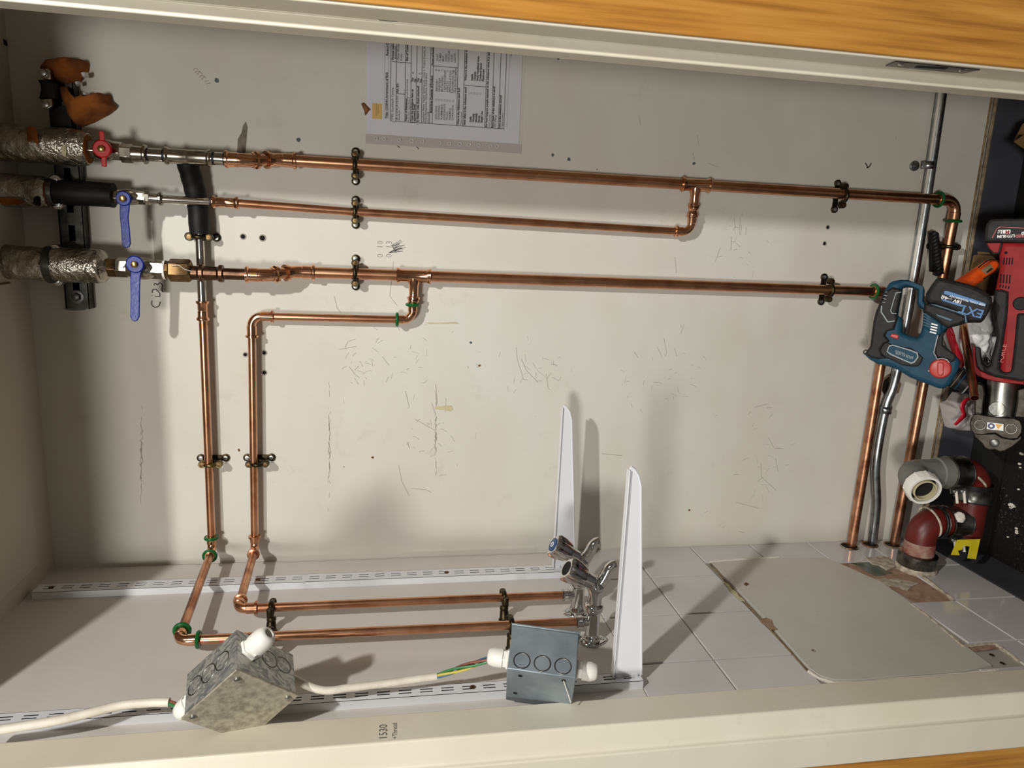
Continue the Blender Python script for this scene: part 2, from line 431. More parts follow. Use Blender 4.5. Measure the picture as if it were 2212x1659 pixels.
for u, v, r in ((2186, 1092, 7), (2184, 1096, 3), (2196, 1141, 2.5), (2197, 1147, 2.5), (2197, 1151, 3), (2207, 980, 4), (2203, 1002, 3), (2205, 1010, 2), (2178, 1160, 2), (2201, 1057, 2.5)):
    c = PZ(u, v, 0.0005); k = r / 1050
    chips.prism([c + V((math.cos(a) * k * random.uniform(.7, 1.2), math.sin(a) * k * 1.5 * random.uniform(.7, 1.2), 0)) for a in [i * math.pi / 4 for i in range(8)]], (0, 0, 0.002))
chips.build('paint_chips', 'filler', floor, kind='stuff')
MB().box(XL, 0.5, D - 0.10, D - 0.008, 0.0, 0.004).build('floor_dark_strip', 'black_strip', floor, label='black strip added to darken the floor along the back skirting')  # added black strip that darkens the floor edge next to the wall
bb = MB().box(XL, 0.5, D - 0.008, D, 0, 0.095).build('baseboard_back', 'vinyl_grey', **S)
MB().tube([V((XL, D - 0.006, 0.098)), V((0.5, D - 0.006, 0.098))], 0.0042, 8).build('sealant_bead', 'bead_tan', bb)
MB().tube([V((XL, D - 0.001, 0.105)), V((0.5, D - 0.001, 0.105))], 0.0026, 6).build('glue_line', 'stain_brown', bb)
MB().box(XL - 0.006, XL + 0.001, 0.90, D - 0.008, 0, 0.108).build('baseboard_left', 'vinyl_grey', **S)
cp = MB().box(-0.645, -0.113, 0.90, 1.392, ZC - 0.005, ZC)
cp.build('ceiling_panel', 'ceiling_paint', bpy.data.objects['ceiling'], bevel=0.001)
gp = MB()
gp.box(-0.6475, -0.645, 0.90, 1.3945, ZC - 0.0012, ZC); gp.box(-0.6475, -0.111, 1.392, 1.3945, ZC - 0.0012, ZC); gp.box(-0.113, -0.1105, 0.90, 1.3945, ZC - 0.0012, ZC)
gp.build('panel_gap', 'stain_brown', bpy.data.objects['ceiling'])

# door lining: right jamb (rebated, with stop), left jamb, head, varnished architraves
def zprism(prof, z0, z1): return MB().prism([V((x, y, z0)) for x, y in prof], (0, 0, z1 - z0))
jr = zprism([(0.22, 0.916), (0.22, 0.884), (0.2355, 0.884), (0.2355, 0.84), (0.30, 0.84), (0.30, 0.916)], 0, HEAD).build('trim_1', 'jamb_paint', bevel=0.0022, seg=3, **S)
jl = zprism([(-0.6615, 0.902), (-0.6615, 0.845), (-0.6955, 0.835), (-0.6965, 0.83), (-0.75, 0.83), (-0.75, 0.902)], 0, HEAD).build('trim_2', 'jamb_paint', bevel=0.003, seg=3, **S)
MB().box(-0.75, 0.30, 0.845, 0.90, HEAD, ZC + 0.5).build('trim_3', 'jamb_paint', bevel=0.002, **S)
MB().box(0.2385, 0.60, 0.836, 0.858, 0, ZC + 0.5).build('trim_4', 'varnished_wood', bevel=0.0015, **S)
MB().box(-1.10, -0.7045, 0.832, 0.85, 0, ZC + 0.5).build('trim_5', 'varnished_wood', bevel=0.0015, **S)
# lock keep let into the right jamb
kx = 0.2352
kp = [PX(u, v, kx) for u, v in ((1913, 141), (1934, 131.5), (2117, 149.5), (2079, 157))]
keep = MB().prism(kp, (-0.0012, 0, 0)).build('lock_keep', 'steel_dark', jr, label='worn dark steel lock keep')
MB().prism([PX(u, v, kx - 0.0013) for u, v in ((1975, 145.5), (1982, 142.5), (2048, 146.5), (2040, 149.5))], (-0.0004, 0, 0)).build('keep_slot', 'dark_void', keep)
for u, v in ((1946, 138.5), (2078, 152)):
    MB().lathe(PX(u, v, kx - 0.001), (-1, 0, 0), [(0, .0035), (.0012, .003), (.0018, .001)], 12).build('screw', 'chrome', keep)
sm = MB()
for (a, b, c) in ((838, 45, 40), (830, 46, 20), (850, 49, 26), (862, 51, 8)):
    stroke(sm, [PX(a - c / 2, b - c * .03, .2352), PX(a + c / 2, b + c * .06, .2352)], 0.0018, (-1, 0, 0))
sm.build('blue_smudge', 'blue_grey_paint', jr)
tx = MB()      # handwriting on the left jamb
text_into(tx, '1530', 0.0155, textM(PX(836, 1597, -0.6611), (0, 1, 0), (0, 0, 1)))
text_into(tx, '+Thread', 0.0095, textM(PX(858, 1596, -0.6611), (0, 1, 0), (0, 0, 1)))
tx.build('pencil_writing', 'pencil', jl, label='pencilled note 1530 + Thread')

# wall tiles ------------------------------------------------------
cols = [(1.3195, D), (1.1695, 1.3185), (1.0195, 1.1685), (0.900, 1.0185)]
def tile(y0, y1, z0, z1, src={}):
    key = (round(y1 - y0, 3), round(z1 - z0, 3))
    c = V((XL - 0.003, (y0 + y1) / 2, CZ + (z0 + z1) / 2))
    if key in src:
        o = src[key].copy(); COL.objects.link(o)
    else:
        h, w, g, t = (y1 - y0) / 2 - .0012, (z1 - z0) / 2 - .0012, .0014, .0035
        vs = [(-t, -h, -w), (-t, h, -w), (-t, h, w), (-t, -h, w), (t - g, -h, -w), (t - g, h, -w), (t - g, h, w), (t - g, -h, w), (t, -h + g, -w + g), (t, h - g, -w + g), (t, h - g, w - g), (t, -h + g, w - g)]
        fs = [(0, 1, 5, 4), (1, 2, 6, 5), (2, 3, 7, 6), (3, 0, 4, 7), (4, 5, 9, 8), (5, 6, 10, 9), (6, 7, 11, 10), (7, 4, 8, 11), (8, 9, 10, 11), (3, 2, 1, 0)]
        me = bpy.data.meshes.new('tile'); me.from_pydata(vs, [], fs); me.materials.append(MATS['tile'])
        me.polygons.foreach_set('use_smooth', [True] * len(fs)); me.set_sharp_from_angle(angle=math.radians(25))
        o = bpy.data.objects.new('tile', me); COL.objects.link(o); src[key] = o
    o.parent = wall_left; o.location = c - ORI[wall_left.name]
    return o
MB().box(XL - 0.008, XL - 0.0028, 0.90, D, 0.105, CZ - 0.4045).build('grout_bed', 'grout', wall_left)
rows = [-0.405 - 0.15 * k for k in range(7)]
for k in range(2):
    for y0, y1 in cols: tile(y0, y1, rows[k + 1], rows[k])
for k in (2, 3):
    tile(1.379, D, rows[k + 1], rows[k]); tile(0.90, 0.934, rows[k + 1], rows[k])
tile(1.352, D, rows[5], rows[4]); tile(1.0195, 1.1685, rows[5], -1.054); tile(0.90, 0.945, rows[5], rows[4])
tile(0.946, 1.0185, rows[5], -1.10)
for y0, y1 in cols: tile(y0, y1, rows[6], rows[5])
# painted access panel let into the tiles
ap_px = [(1534, 1216), (1600, 1212), (1700, 1210), (1786, 1209.5), (1903, 1262), (2005, 1332), (2082, 1398), (2142, 1443), (2085, 1455), (1960, 1465), (1850, 1475), (1800, 1474), (1770, 1465), (1746, 1448), (1660, 1350), (1590, 1276)]
pan = thing('access_panel', L(1800, 1340), 'white painted access panel let into the tiled side wall', 'panel')
apm = MB().prism([L(u, v, -0.004) for u, v in ap_px], (0.0055, 0, 0)).build('board', 'panel_paint', pan, bevel=0.0008)
def bead(px, r, mt, name, off=0.001, amp=0.0012):
    pts = []
    for (a, b), (c, d) in zip(px, px[1:]):
        n_ = max(3, int(math.hypot(c - a, d - b) / 7))
        pts += [L(a + (c - a) * i / n_, b + (d - b) * i / n_, off) for i in range(n_)]
    pts.append(L(*px[-1], off))
    pts = [p + V((0, noise.noise(p * 90) * amp, noise.noise(p * 90 + V((5, 5, 5))) * amp)) for p in pts]
    return MB().tube(pts, r, 7, radii=[r * (1 + .45 * noise.noise(p * 60)) for p in pts]).build(name, mt, pan)
bead([(1534, 1214), (1600, 1209), (1683, 1204)], 0.0026, 'filler', 'filler_bead')
bead([(1534, 1218), (1590, 1280), (1660, 1356), (1746, 1452)], 0.0018, 'stain_brown', 'open_joint', 0.0002)
bead([(1746, 1450), (1770, 1466), (1800, 1475), (1850, 1476), (1960, 1466), (2085, 1456), (2156, 1447)], 0.0028, 'filler', 'filler_bead')
bead([(1985, 1240), (2030, 1274), (2058, 1296)], 0.0042, 'mortar', 'filler_bead', 0.0, .002)
bead([(1965, 1303), (2005, 1332), (2082, 1398)], 0.0028, 'mortar', 'filler_bead')
bead([(2084, 1397), (2130, 1391), (2150, 1392), (2168, 1402), (2200, 1429)], 0.0036, 'mortar', 'filler_bead', 0.0, .002)
def patch(px, off, mt, name, par=None, jit=0.0, ext=0.0006, plane=L):
    pts = []
    for (a, b), (c, d) in zip(px, px[1:] + px[:1]):
        n_ = max(1, int(math.hypot(c - a, d - b) / 9))
        pts += [(a + (c - a) * i / n_ + random.uniform(-jit, jit), b + (d - b) * i / n_ + random.uniform(-jit, jit)) for i in range(n_)]
    e = (ext, 0, 0) if plane is L else (0, -ext, 0)
    return MB().prism([plane(u, v, off) for u, v in pts], e).build(name, mt, par or pan, ang=20)
patch([(1786, 1209), (1830, 1205), (1905, 1222), (1990, 1245), (2055, 1298), (2010, 1304), (1975, 1302), (1950, 1285), (1920, 1270), (1900, 1258), (1860, 1246), (1840, 1245)], -0.0024, 'plaster_brown', 'bare_plaster', jit=1.5)
patch([(1820, 1208), (1870, 1206), (1900, 1216), (1915, 1232), (1930, 1238), (1890, 1244), (1855, 1225)], -0.0016, 'green_slime', 'green_stain', jit=1.5)
patch([(1868, 1205), (1912, 1203), (1930, 1212), (1932, 1226), (1915, 1232), (1895, 1222), (1878, 1214)], -0.001, 'mortar', 'broken_mortar', jit=2, ext=.003)
patch([(1892, 1248), (1940, 1252), (1985, 1262), (1960, 1276), (1930, 1268), (1900, 1258)], -0.0015, 'mortar', 'plaster_flakes', jit=2.5)
patch([(1640, 1338), (1655, 1334), (1668, 1340), (1672, 1352), (1682, 1360), (1670, 1362), (1655, 1352), (1646, 1346)], 0.0016, 'plaster_brown', 'bare_plaster', jit=1.5)
patch([(1560, 1255), (1575, 1262), (1590, 1280), (1612, 1300), (1600, 1298), (1580, 1278)], 0.0016, 'stain_yellow', 'damp_stain', jit=2)
patch([(1606, 1262), (1612, 1258), (1618, 1262), (1612, 1266)], 0.0016, 'plaster_rust', 'paint_chip')
patch([(2092, 1400), (2140, 1393), (2156, 1400), (2110, 1408)], -0.001, 'plaster_brown', 'bare_plaster', jit=1)
for u, v in ((1757, 1406), (2142, 1415), (2165, 1433)):
    sc_ = MB().lathe(L(u, v, 0.0012), (1, 0, 0), [(0, .0042), (.0008, .004), (.0009, .002), (.0004, .001)], 14).build('screw', 'nickel', pan)
# holes where the three pipes pass through the tiles
for i, (u, v, r) in enumerate(((1838, 1184, .019), (1883, 1180, .0165), (1926, 1177, .018))):
    c = L(u, v, 0.0002); c.y = D - (.028, .022, .028)[i] - .004
    MB().lathe(c, (1, 0, 0), [(0, r), (.0006, r)], 24).build('pipe_hole', 'dark_void', wall_left)
    MB().ring(c + V((.0012, 0, 0)), (1, 0, 0), r, .0022, 24, 6).build('hole_rim', ('nickel', 'plaster_rust', 'stain_brown')[i], wall_left)
# cracks at the top of the left wall and marks on the back wall
ck = MB(); pts = []
for i in range(60):
    u = 235 + i * 16.3; pts.append(L(u, 1231.5 - (u - 117) * 0.0348 + noise.noise(V((u * .05, 0, 0))) * 2.5 - (2.5 if u < 600 else 0), 0.0006))
stroke(ck, pts, 0.0009, (1, 0, 0)); ck.build('paint_crack', 'scuff', wall_left)

wm = MB(); E4 = 0.0004
def ws(px, w=0.0012, mb=None): stroke(mb or wm, [W(u, v, E4) for u, v in px], w, YN)
for pl in ([(850, 565), (842, 640), (858, 660)], [(722, 640), (728, 665), (737, 676)], [(1115, 750), (1117, 775), (1131, 820), (1140, 821)], [(1126, 775), (1137, 800), (1162, 826)], [(1193, 815), (1207, 823), (1212, 814)],
           [(1180, 808), (1184, 838), (1188, 842)], [(888, 745), (886, 754)], [(941, 830), (945, 870)], [(861, 1005), (868, 1040), (884, 1071)],
           [(890, 1055), (920, 1058), (932, 1064)], [(745, 750), (752, 738), (768, 732)], [(733, 755), (770, 748)], [(826, 770), (836, 784), (841, 789)], [(754, 792), (768, 810), (777, 816)], [(766, 800), (775, 790)],
           [(1586, 471), (1588, 490), (1584, 498)], [(1599, 470), (1597, 505), (1600, 508), (1602, 486)], [(1580, 510), (1580, 530), (1578, 542)], [(1545, 565), (1556, 535)], [(1590, 525), (1599, 534)], [(1612, 490), (1611, 508)],
           [(1458, 555), (1461, 590)], [(1660, 945), (1672, 968), (1692, 969)], [(1644, 1000), (1645, 1030), (1677, 1060)], [(1675, 990), (1681, 1020)], [(1590, 1085), (1638, 1098)], [(1630, 880), (1660, 872)],
           [(1470, 700), (1472, 708)], [(1434, 730), (1440, 762), (1436, 770)], [(1457, 752), (1462, 770)], [(1478, 700), (1470, 722)], [(1370, 760), (1378, 772)], [(1870, 720), (1875, 745), (1884, 752)], [(1420, 750), (1430, 772)],
           [(1530, 1103), (1522, 1108)], [(1560, 1140), (1566, 1137)], [(1585, 1190), (1578, 1186)], [(1596, 1148), (1608, 1151)], [(1655, 880), (1668, 881)], [(1300, 980), (1344, 984)], [(963, 860), (962, 890)], [(876, 845), (884, 880), (880, 882)],
           [(932, 870), (944, 905)], [(895, 905), (940, 930)], [(880, 955), (885, 970)], [(1506, 290), (1510, 315)], [(1497, 330), (1500, 347)], [(1380, 250), (1384, 270)], [(1529, 352), (1551, 361)], [(1935, 300), (1937, 294)],
           [(1010, 790), (1012, 796)], [(1028, 785), (1034, 790), (1030, 794)]):
    ws(pl, 0.0009)
for u_, v_, h_ in ((711, 960, 110), (941, 930, 90), (305, 980, 90)):
    for k in range(40): y_ = random.gauss(v_, h_ * .45); ws([(u_ + random.gauss(0, 1.6), y_), (u_ + random.gauss(0, 1.6), y_ + random.uniform(4, 16))], .0006)
for k in range(150):
    cx, cy, sx, sy = random.choice(((790, 790, 80, 60), (930, 930, 60, 60), (1160, 800, 70, 40), (1650, 1010, 35, 110), (1600, 520, 40, 60), (1420, 830, 110, 60), (1560, 900, 140, 160), (900, 790, 140, 80)))
    u, v = random.gauss(cx, sx * .6), random.gauss(cy, sy * .6); a = random.uniform(0, 6.28); l = random.uniform(2, 11)
    if v < 1150: ws([(u, v), (u + l * math.cos(a), v + l * math.sin(a)), (u + l * math.cos(a) * 1.6, v + l * 1.5 * math.sin(a) + 2)], random.uniform(.0004, .0008))
wm.build('scuff_marks', 'scuff', wall_back, kind='stuff', label='fine grey scuffs and scratches in the paint')
hw = MB()
for pl in ([(868, 130), (866, 150), (875, 164), (890, 168), (907, 161), (916, 136)], [(884, 104), (908, 108), (913, 99), (910, 86), (893, 68), (878, 66), (870, 74), (870, 88)], [(880, 44), (884, 32), (893, 35), (899, 41), (908, 31), (917, 30), (927, 44), (925, 62), (926, 76), (932, 81)]):
    stroke(hw, spline([W(a_ / 2.644, 600 + b_ / 2.644, E4) for a_, b_ in pl], 4), .0017, YN)
hw.build('marker_writing', 'ink', wall_back, label='black marker writing CD5 on the wall')
hp = MB()
text_into(hp, '0  10', 0.0165, textM(W(827, 557, E4), (1, 0, 0), (0, 0, 1)), bold=-0.0004)
text_into(hp, '0  13', 0.0165, textM(W(846, 557, E4), (1, 0, 0), (0, 0, 1)), bold=-0.0004)
for k in range(16): ws([(845 + k * .5, 530 + k * .9), (860 + random.uniform(0, 18), 522 + k * 1.1 + random.uniform(-4, 2))], 0.0006, hp)
for k in range(12): ws([(840, 546), (845 + random.uniform(5, 30), 540 + random.uniform(-6, 4))], 0.0005, hp)
hp.build('pencil_writing', 'pencil', wall_back, label='pencilled numbers 0 10 and 0 13')
hr = MB()
for k in range(7): ws([(417 + k * 5 + random.uniform(-2, 2), 152 + k * 5), (421 + k * 5, 147 + k * 5 + random.uniform(-3, 3)), (428 + k * 4.6, 150 + k * 4.8)], 0.0007, hr)
hr.build('red_scribble', 'stain_brown', wall_back)
for u, v, r in ((468, 174, 4.6), (645, 302, 4.4), (1194, 335, 3.4), (1229, 344, 4.2), (1499, 353, 3.6), (1017, 740, 3), (1206, 127, 2.6), (833, 174, 2)):
    c = W(u, v, 0.0003); MB().prism([c + V((math.cos(a) * r * random.uniform(.8, 1.15), 0, math.sin(a) * r * random.uniform(.8, 1.15))) * .00092 for a in [i * .7 for i in range(9)]], (0, -.0004, 0)).build('paint_spot', 'blue_grey_paint', wall_back)
for u, v, r in ((525, 511, 5.2), (567, 514, 6), (530, 766, 4.4), (571, 762, 4.6), (571, 805, 4.8), (1788, 491, 4.6), (1781, 526, 4.6)):
    c = W(u, v, 0.0004)
    h = MB().lathe(c, YN, [(0, r * .00092), (.0005, r * .00092)], 14).build('screw_hole', 'dark_void', wall_back)
    MB().ring(c, YN, r * .00098, .0011, 14, 5).build('chipped_rim', 'grout', wall_back)
for u, v in ((1036, 790), (805, 988), (1489, 1102), (516, 972)):
    c = W(u, v, 0.0003); MB().prism([c + V((math.cos(a), 0, math.sin(a))) * .003 * random.uniform(.6, 1.2) for a in [i * .9 for i in range(7)]], (0, -.0004, 0)).build('paint_chip', 'plaster_rust', wall_back)
patch([(531, 262), (535, 275), (533, 300), (531, 318), (527, 345), (510, 345), (512, 322), (515, 300), (522, 288), (526, 272)], 0.0003, 'filler_grey', 'filler_patch', wall_back, jit=1.2, plane=W)
patch([(940, 878), (975, 876), (978, 884), (972, 888), (940, 884)], 0.0003, 'stain_yellow', 'glue_smear', wall_back, jit=1, plane=W)
patch([(918, 697), (985, 696), (993, 699), (930, 700)], 0.0003, 'stain_yellow', 'glue_smear', wall_back, jit=.6, plane=W)
patch([(1905, 818), (1925, 806), (1942, 812), (1947, 830), (1940, 848), (1925, 858), (1912, 854), (1900, 838)], 0.0004, 'stain_brown', 'broken_plaster', wall_back, jit=2, plane=W)
patch([(1912, 820), (1920, 815), (1921, 845), (1910, 850), (1902, 836)], 0.0009, 'dark_void', 'plaster_hole', wall_back, jit=1.5, plane=W)
cl_ = MB()
for a in (((1869, 352), (1873, 358), (1874, 362)), ((1882, 352), (1878, 360), (1872, 363))): ws(a, 0.0022, cl_)
for a in (((858, 315), (864, 319)), ((900, 317), (905, 322)), ((1289, 365), (1291, 367)), ((742, 1008), (744, 1009))): ws(a, 0.0014, cl_)
cl_.build('black_flecks', 'ink', wall_back)

# ================================================================ PIPEWORK
def pipe(name, pts, r, mt, parent, seg=20, **k): return MB().tube(pts, r, seg).build(name, mt, parent, **k)
def along(a, b, t): return a + (b - a).normalized() * t
def coupling(name, a, b, r, mt, parent, bead=0.0036, **k):
    d = b - a; l = d.length; w = .004
    pr = [(0, r), (0, r + bead), (.0015, r + bead + .0008), (w, r + bead + .0004), (w + .003, r + .0016), (l * .5 - .002, r + .0015), (l * .5, r + .0008), (l * .5 + .002, r + .0015), (l - w - .003, r + .0016), (l - w, r + bead + .0004), (l - .0015, r + bead + .0008), (l, r + bead), (l, r)]
    return MB().lathe(a, d, pr, 24).build(name, mt, parent, **k)
def elbow(c, d1, d2, r, mt, parent, R=0.020, sock=0.014, green=(False, False), beads=(True, True), label=None):
    d1, d2 = V(d1).normalized(), V(d2).normalized()
    t = R / math.tan(d1.angle(d2) / 2)
    path = fillet([c + d1 * (t + .002), c, c + d2 * (t + .002)], R, 12)
    mb = MB().tube(path, r + .0007, 22)
    for d, b in ((d1, beads[0]), (d2, beads[1])):
        s = c + d * t
        mb.lathe(s, d, [(-.0015, r), (0, r + .0018), (sock - .005, r + .0018), (sock - .004, r + (.0046 if b else .002)), (sock, r + (.0046 if b else .002)), (sock + .0012, r + .0015), (sock + .0012, r)], 22)
    o = mb.build('elbow', mt, parent, label=label)
    for d, g in ((d1, green[0]), (d2, green[1])):
        if g:
            q = MB().ring(c + d * (t + sock - .0015), d, r + .0038, .0034, 22, 8)
            q.build('press_ring', 'green_plastic', o, label='green plastic press indicator ring')
    return o
def tee(c, d, bd, r, rb, half, bl, mt, parent):
    d, bd = V(d).normalized(), V(bd).normalized(); mb = MB()
    l = 2 * half; w = .005; bead = .0036
    pr = [(0, r), (0, r + bead), (.0015, r + bead + .001), (w, r + bead), (w + .004, r + .0016), (l - w - .004, r + .0016), (l - w, r + bead), (l - .0015, r + bead + .001), (l, r + bead), (l, r)]
    mb.lathe(c - d * half, d, pr, 24)
    mb.lathe(c, bd, [(0, rb + .004), (r + .003, rb + .004), (r + .008, rb + .002), (bl - .006, rb + .0018), (bl - .004, rb + .005), (bl, rb + .005), (bl + .001, rb)], 22)
    return mb.build('tee', mt, parent)
R22, R15 = 0.0110, 0.0076
O22, O15, OV = 0.028, 0.026, 0.070
UP = V((0, 0, 1)); DN = V((0, 0, -1)); XM = V((-1, 0, 0)); XP = V((1, 0, 0))

# ---- run A: uppermost in the photo
A0 = W(487, 344, OV); A1 = W(640, 347.5, O22); A2 = W(2030, 433.5, O22)
A2.x = A1.x
a_elb = V((A1.x, D - O22, W(2052, 520, O22).z)); a_end = V((XL - .01, D - O22, W(1931, 1176, O22).z))
runA = thing('copper_pipe_run', a_end, 'long copper pipe run with red valve, nearest the paper notice, turning into tiles', 'pipe', 'copper pipe runs')
def offset_pair(p, q, r, parent, mt='copper_bright'):
    """two slow press bends carrying the pipe from stand-off p to stand-off q"""
    ln = (q - p); a = p + ln * .30; b = p + ln * .70
    a = V((p.x, p.y, a.z)); b = V((q.x, q.y, b.z))
    m1, m2 = a.lerp(b, .36), a.lerp(b, .64)
    for (s, e, k) in ((p, a, 0), (q, b, 1)):
        m_ = (m1, m2)[k]; path = fillet([s, e, m_], .03, 8); d0 = (e - s).normalized(); d1 = (m_ - e).normalized()
        mb = MB().tube(path, r + .0012, 22)
        mb.lathe(s, d0, [(0, r), (0, r + .0045), (.004, r + .0045), (.006, r + .002), (.022, r + .002), (.023, r + .0012)], 22)
        mb.lathe(m_, -d1, [(0, r), (0, r + .005), (.005, r + .005), (.007, r + .002), (.012, r + .002), (.013, r)], 22)
        mb.build('offset_bend', mt, parent)
    MB().tube([m1, m2], r, 20).build('pipe_stub', 'copper', parent)
offset_pair(A0, A1, R22, runA)
tA = V((A1.x, D - O22, W(1502, 409, O22).z))
pipe('pipe', [A1, tA + UP * .02], R22, 'copper', runA); pipe('pipe', [tA + DN * .02, a_elb + UP * .02], R22, 'copper', runA)
tee(tA, DN, XM, R22, R15, .031, .044, 'copper_bright', runA)
elbow(a_elb, UP, XM, R22, 'copper', runA, R=.026, sock=.02, green=(True, True))
pipe('pipe', [a_elb + XM * .03, a_end], R22, 'copper_dull', runA)
# stainless part with adaptor
AV = [W(u, v, OV) for u, v in ((262, 327.5), (312, 332), (357, 335.5), (456, 341.5), (487, 344))]
for p in AV: p.x = A0.x
pipe('steel_tube', [AV[1], AV[2]], .0112, 'stainless', runA); pipe('steel_tube', [AV[3], A0], .0112, 'stainless', runA)
coupling('steel_coupling', AV[2], AV[3], .0114, 'nickel', runA)
for p in (AV[1] + DN * .003, AV[2] + UP * .004, AV[3] + DN * .002, A0 + UP * .003):
    MB().lathe(p, DN, [(0, .0113), (.0045, .0113)], 20, caps=False).build('marker_band', 'ink', runA)
hm = MB(); text_into(hm, 'H', .016, textM((AV[2] + AV[3]) / 2 + V((-.006, -.0135, 0)), (1, 0, 0), (0, 0, 1)), bold=-.0006); hm.build('marker_letter', 'ink', runA)
mbx = MB().lathe(AV[0], DN, [(0, .0165), (.019, .0165)], 6, .5)
mbx.lathe(AV[0] + DN * .018, DN, [(0, .014), (.01, .0132), (.018, .013), (.019, .0165), (.0235, .0165), (.025, .0112)], 22)
mbx.build('press_adaptor', 'nickel', runA, bevel=.001)

# ---- run B: thinner pipe under it
B = [W(u, v, o) for u, v, o in ((346, 430, .056), (457, 436, .047), (515, 439, .043), (767, 458, O15), (1456, 499.5, O15))]
b_elb = V((B[4].x, D - O15, tA.z)); b_elb.z = W(1492, 502, O15).z; tA2 = tA.z
runB = thing('copper_pipe_run', B[4], 'thin copper branch pipe with small blue lever valve, joining a tee of the pipe above', 'pipe', 'copper pipe runs')
pipe('steel_tube', [B[0] + UP * .004, B[1]], R15, 'stainless', runB)
coupling('coupling', B[1], B[2], R15, 'copper_bright', runB)
pipe('pipe', [B[2], B[3], B[4], b_elb + UP * .015], R15, 'copper', runB)
elbow(b_elb, UP, XP, R15, 'copper_bright', runB, R=.018, sock=.016)
s0 = V((b_elb.x, D - O15, b_elb.z)) + XP * .028; s1 = V((tA.x - .044, D - O22, tA.z))
coupling('reducer', s0 + XP * .006, s1, R15, 'copper_bright', runB, .003)
for p in (B[0] + DN * .001, B[1] + UP * .004): MB().lathe(p, DN, [(0, R15 + .0003), (.004, R15 + .0003)], 18, caps=False).build('marker_band', 'ink', runB)
hm = MB(); text_into(hm, 'H', .012, textM(W(382, 437, .064), (1, 0, 0), (0, 0, 1)), bold=-.0005); text_into(hm, 'R', .012, textM(W(408, 438, .0635), (1, 0, 0), (0, 0, 1)), bold=-.0005); hm.build('marker_letters', 'ink', runB)
mbx = MB().lathe(W(312, 427.5, .058), DN, [(0, .0125), (.010, .0125)], 6, .5).lathe(W(320, 428, .058), DN, [(0, .0105), (.014, .0092), (.018, .009), (.019, .0125), (.023, .0125), (.0245, R15)], 20)
mbx.build('press_adaptor', 'stainless', runB, bevel=.0006)

# ---- run C
C0 = W(531, 593, OV); C1 = W(680, 588.5, O22); C2 = W(1890, 631, O22); C2.x = C1.x
c_elb = V((C1.x, D - O22, W(1904, 790, O22).z)); c_end = V((XL - .01, D - O22, W(1838, 1184, O22).z))
runC = thing('copper_pipe_run', c_end, 'copper pipe run with brown adaptor and large blue lever valve, ending behind the teal drill', 'pipe', 'copper pipe runs')
offset_pair(C0, C1, R22, runC)
tC = V((C1.x, D - O22, W(894, 598, O22).z))
pipe('pipe', [C1, tC + UP * .02], R22, 'copper', runC); pipe('pipe', [tC + DN * .02, c_elb + UP * .02], R22, 'copper', runC)
tee(tC, DN, XM, R22, R15, .034, .046, 'copper_bright', runC)
elbow(c_elb, UP, XM, R22, 'copper_dull', runC, R=.026, sock=.022, green=(True, False))
pipe('pipe', [c_elb + XM * .03, c_end], R22, 'copper_dull', runC)
CV = [W(u, v, OV) for u, v in ((412, 586), (430, 587), (480, 590), (531, 593))]
for p in CV: p.x = C0.x
pipe('brown_tube', [CV[0], C0], .0108, 'brown_tube', runC)
MB().lathe(CV[0], DN, [(0, .0135), (.012, .0128), (.016, .0165), (.022, .0165), (.024, .0128), (.046, .0125), (.05, .0160), (.056, .0160), (.058, .0108)], 24).build('press_adaptor', 'brown_tube', runC)

# ---- branch D to the far tap
d1 = V((W(891, 691, O15).x, D - O15, W(891, 691, O15).z)); d2 = W(543, 682, O15); XE = XL + .040
d3 = V((XE, D - O15, W(551, 1190, O15).z)); d4 = V((XE, 1.195, L(519, 1303, .04).z)); d5 = L(1214, 1285, .04)
d5.y = 1.190; d4.y = 1.193; d2.x = d1.x
runD = thing('copper_pipe_run', d4, 'thin copper branch with square bends leading to the chrome tap with blue cap', 'pipe', 'copper pipe runs')
q0 = V((tC.x - .046, D - O22, tC.z)); q1 = V((d1.x + .03, D - O15, d1.z))
coupling('reducer', q0, q1, R15, 'copper_bright', runD, .003)
elbow(d1, UP, XP, R15, 'copper_bright', runD, R=.018, sock=.014, green=(True, True), beads=(False, False))
pipe('pipe', [d1 + UP * .02, d2 + DN * .02], R15, 'copper', runD)
elbow(d2, DN, XM, R15, 'copper_bright', runD, R=.019, sock=.022)
pipe('pipe', [d2 + XM * .03, d3 + XP * .02], R15, 'copper', runD)
out3 = (d4 - d3).normalized()
elbow(d3, XP, out3, R15, 'copper', runD, R=.015, sock=.014)
pipe('pipe', [d3 + out3 * .02, d4 - out3 * .02], R15, 'copper_dull', runD)
elbow(d4, -out3, DN, R15, 'copper', runD, R=.015, sock=.018)
pipe('pipe', [d4 + DN * .025, d5], R15, 'copper', runD)

# ---- run E to the near tap
E = [W(u, v, O15) for u, v in ((431, 500), (437, 650), (438.5, 692), (458, 1190))]
e3 = V((XE, D - O15, E[3].z)); e4 = V((XE, 1.100, L(388, 1378, .04).z)); e5 = L(1243, 1342, .04); e5.y = 1.094
runE = thing('copper_pipe_run', e4, 'thin copper pipe from black foam sleeve round the corner to nearest chrome tap', 'pipe', 'copper pipe runs')
pipe('steel_tube', [E[0], E[1]], R15 + .0004, 'stainless', runE)
coupling('coupling', E[1], E[2], R15, 'copper_bright', runE)
pipe('pipe', [E[2], e3 + XP * .02], R15, 'copper', runE)
oute = (e4 - e3).normalized()
elbow(e3, XP, oute, R15, 'copper_bright', runE, R=.015, sock=.014, green=(True, True))
pipe('pipe', [e3 + oute * .02, e4 - oute * .02], R15, 'copper_dull', runE)
elbow(e4, -oute, DN, R15, 'copper_bright', runE, R=.015, sock=.018, green=(True, True), beads=(False, False))
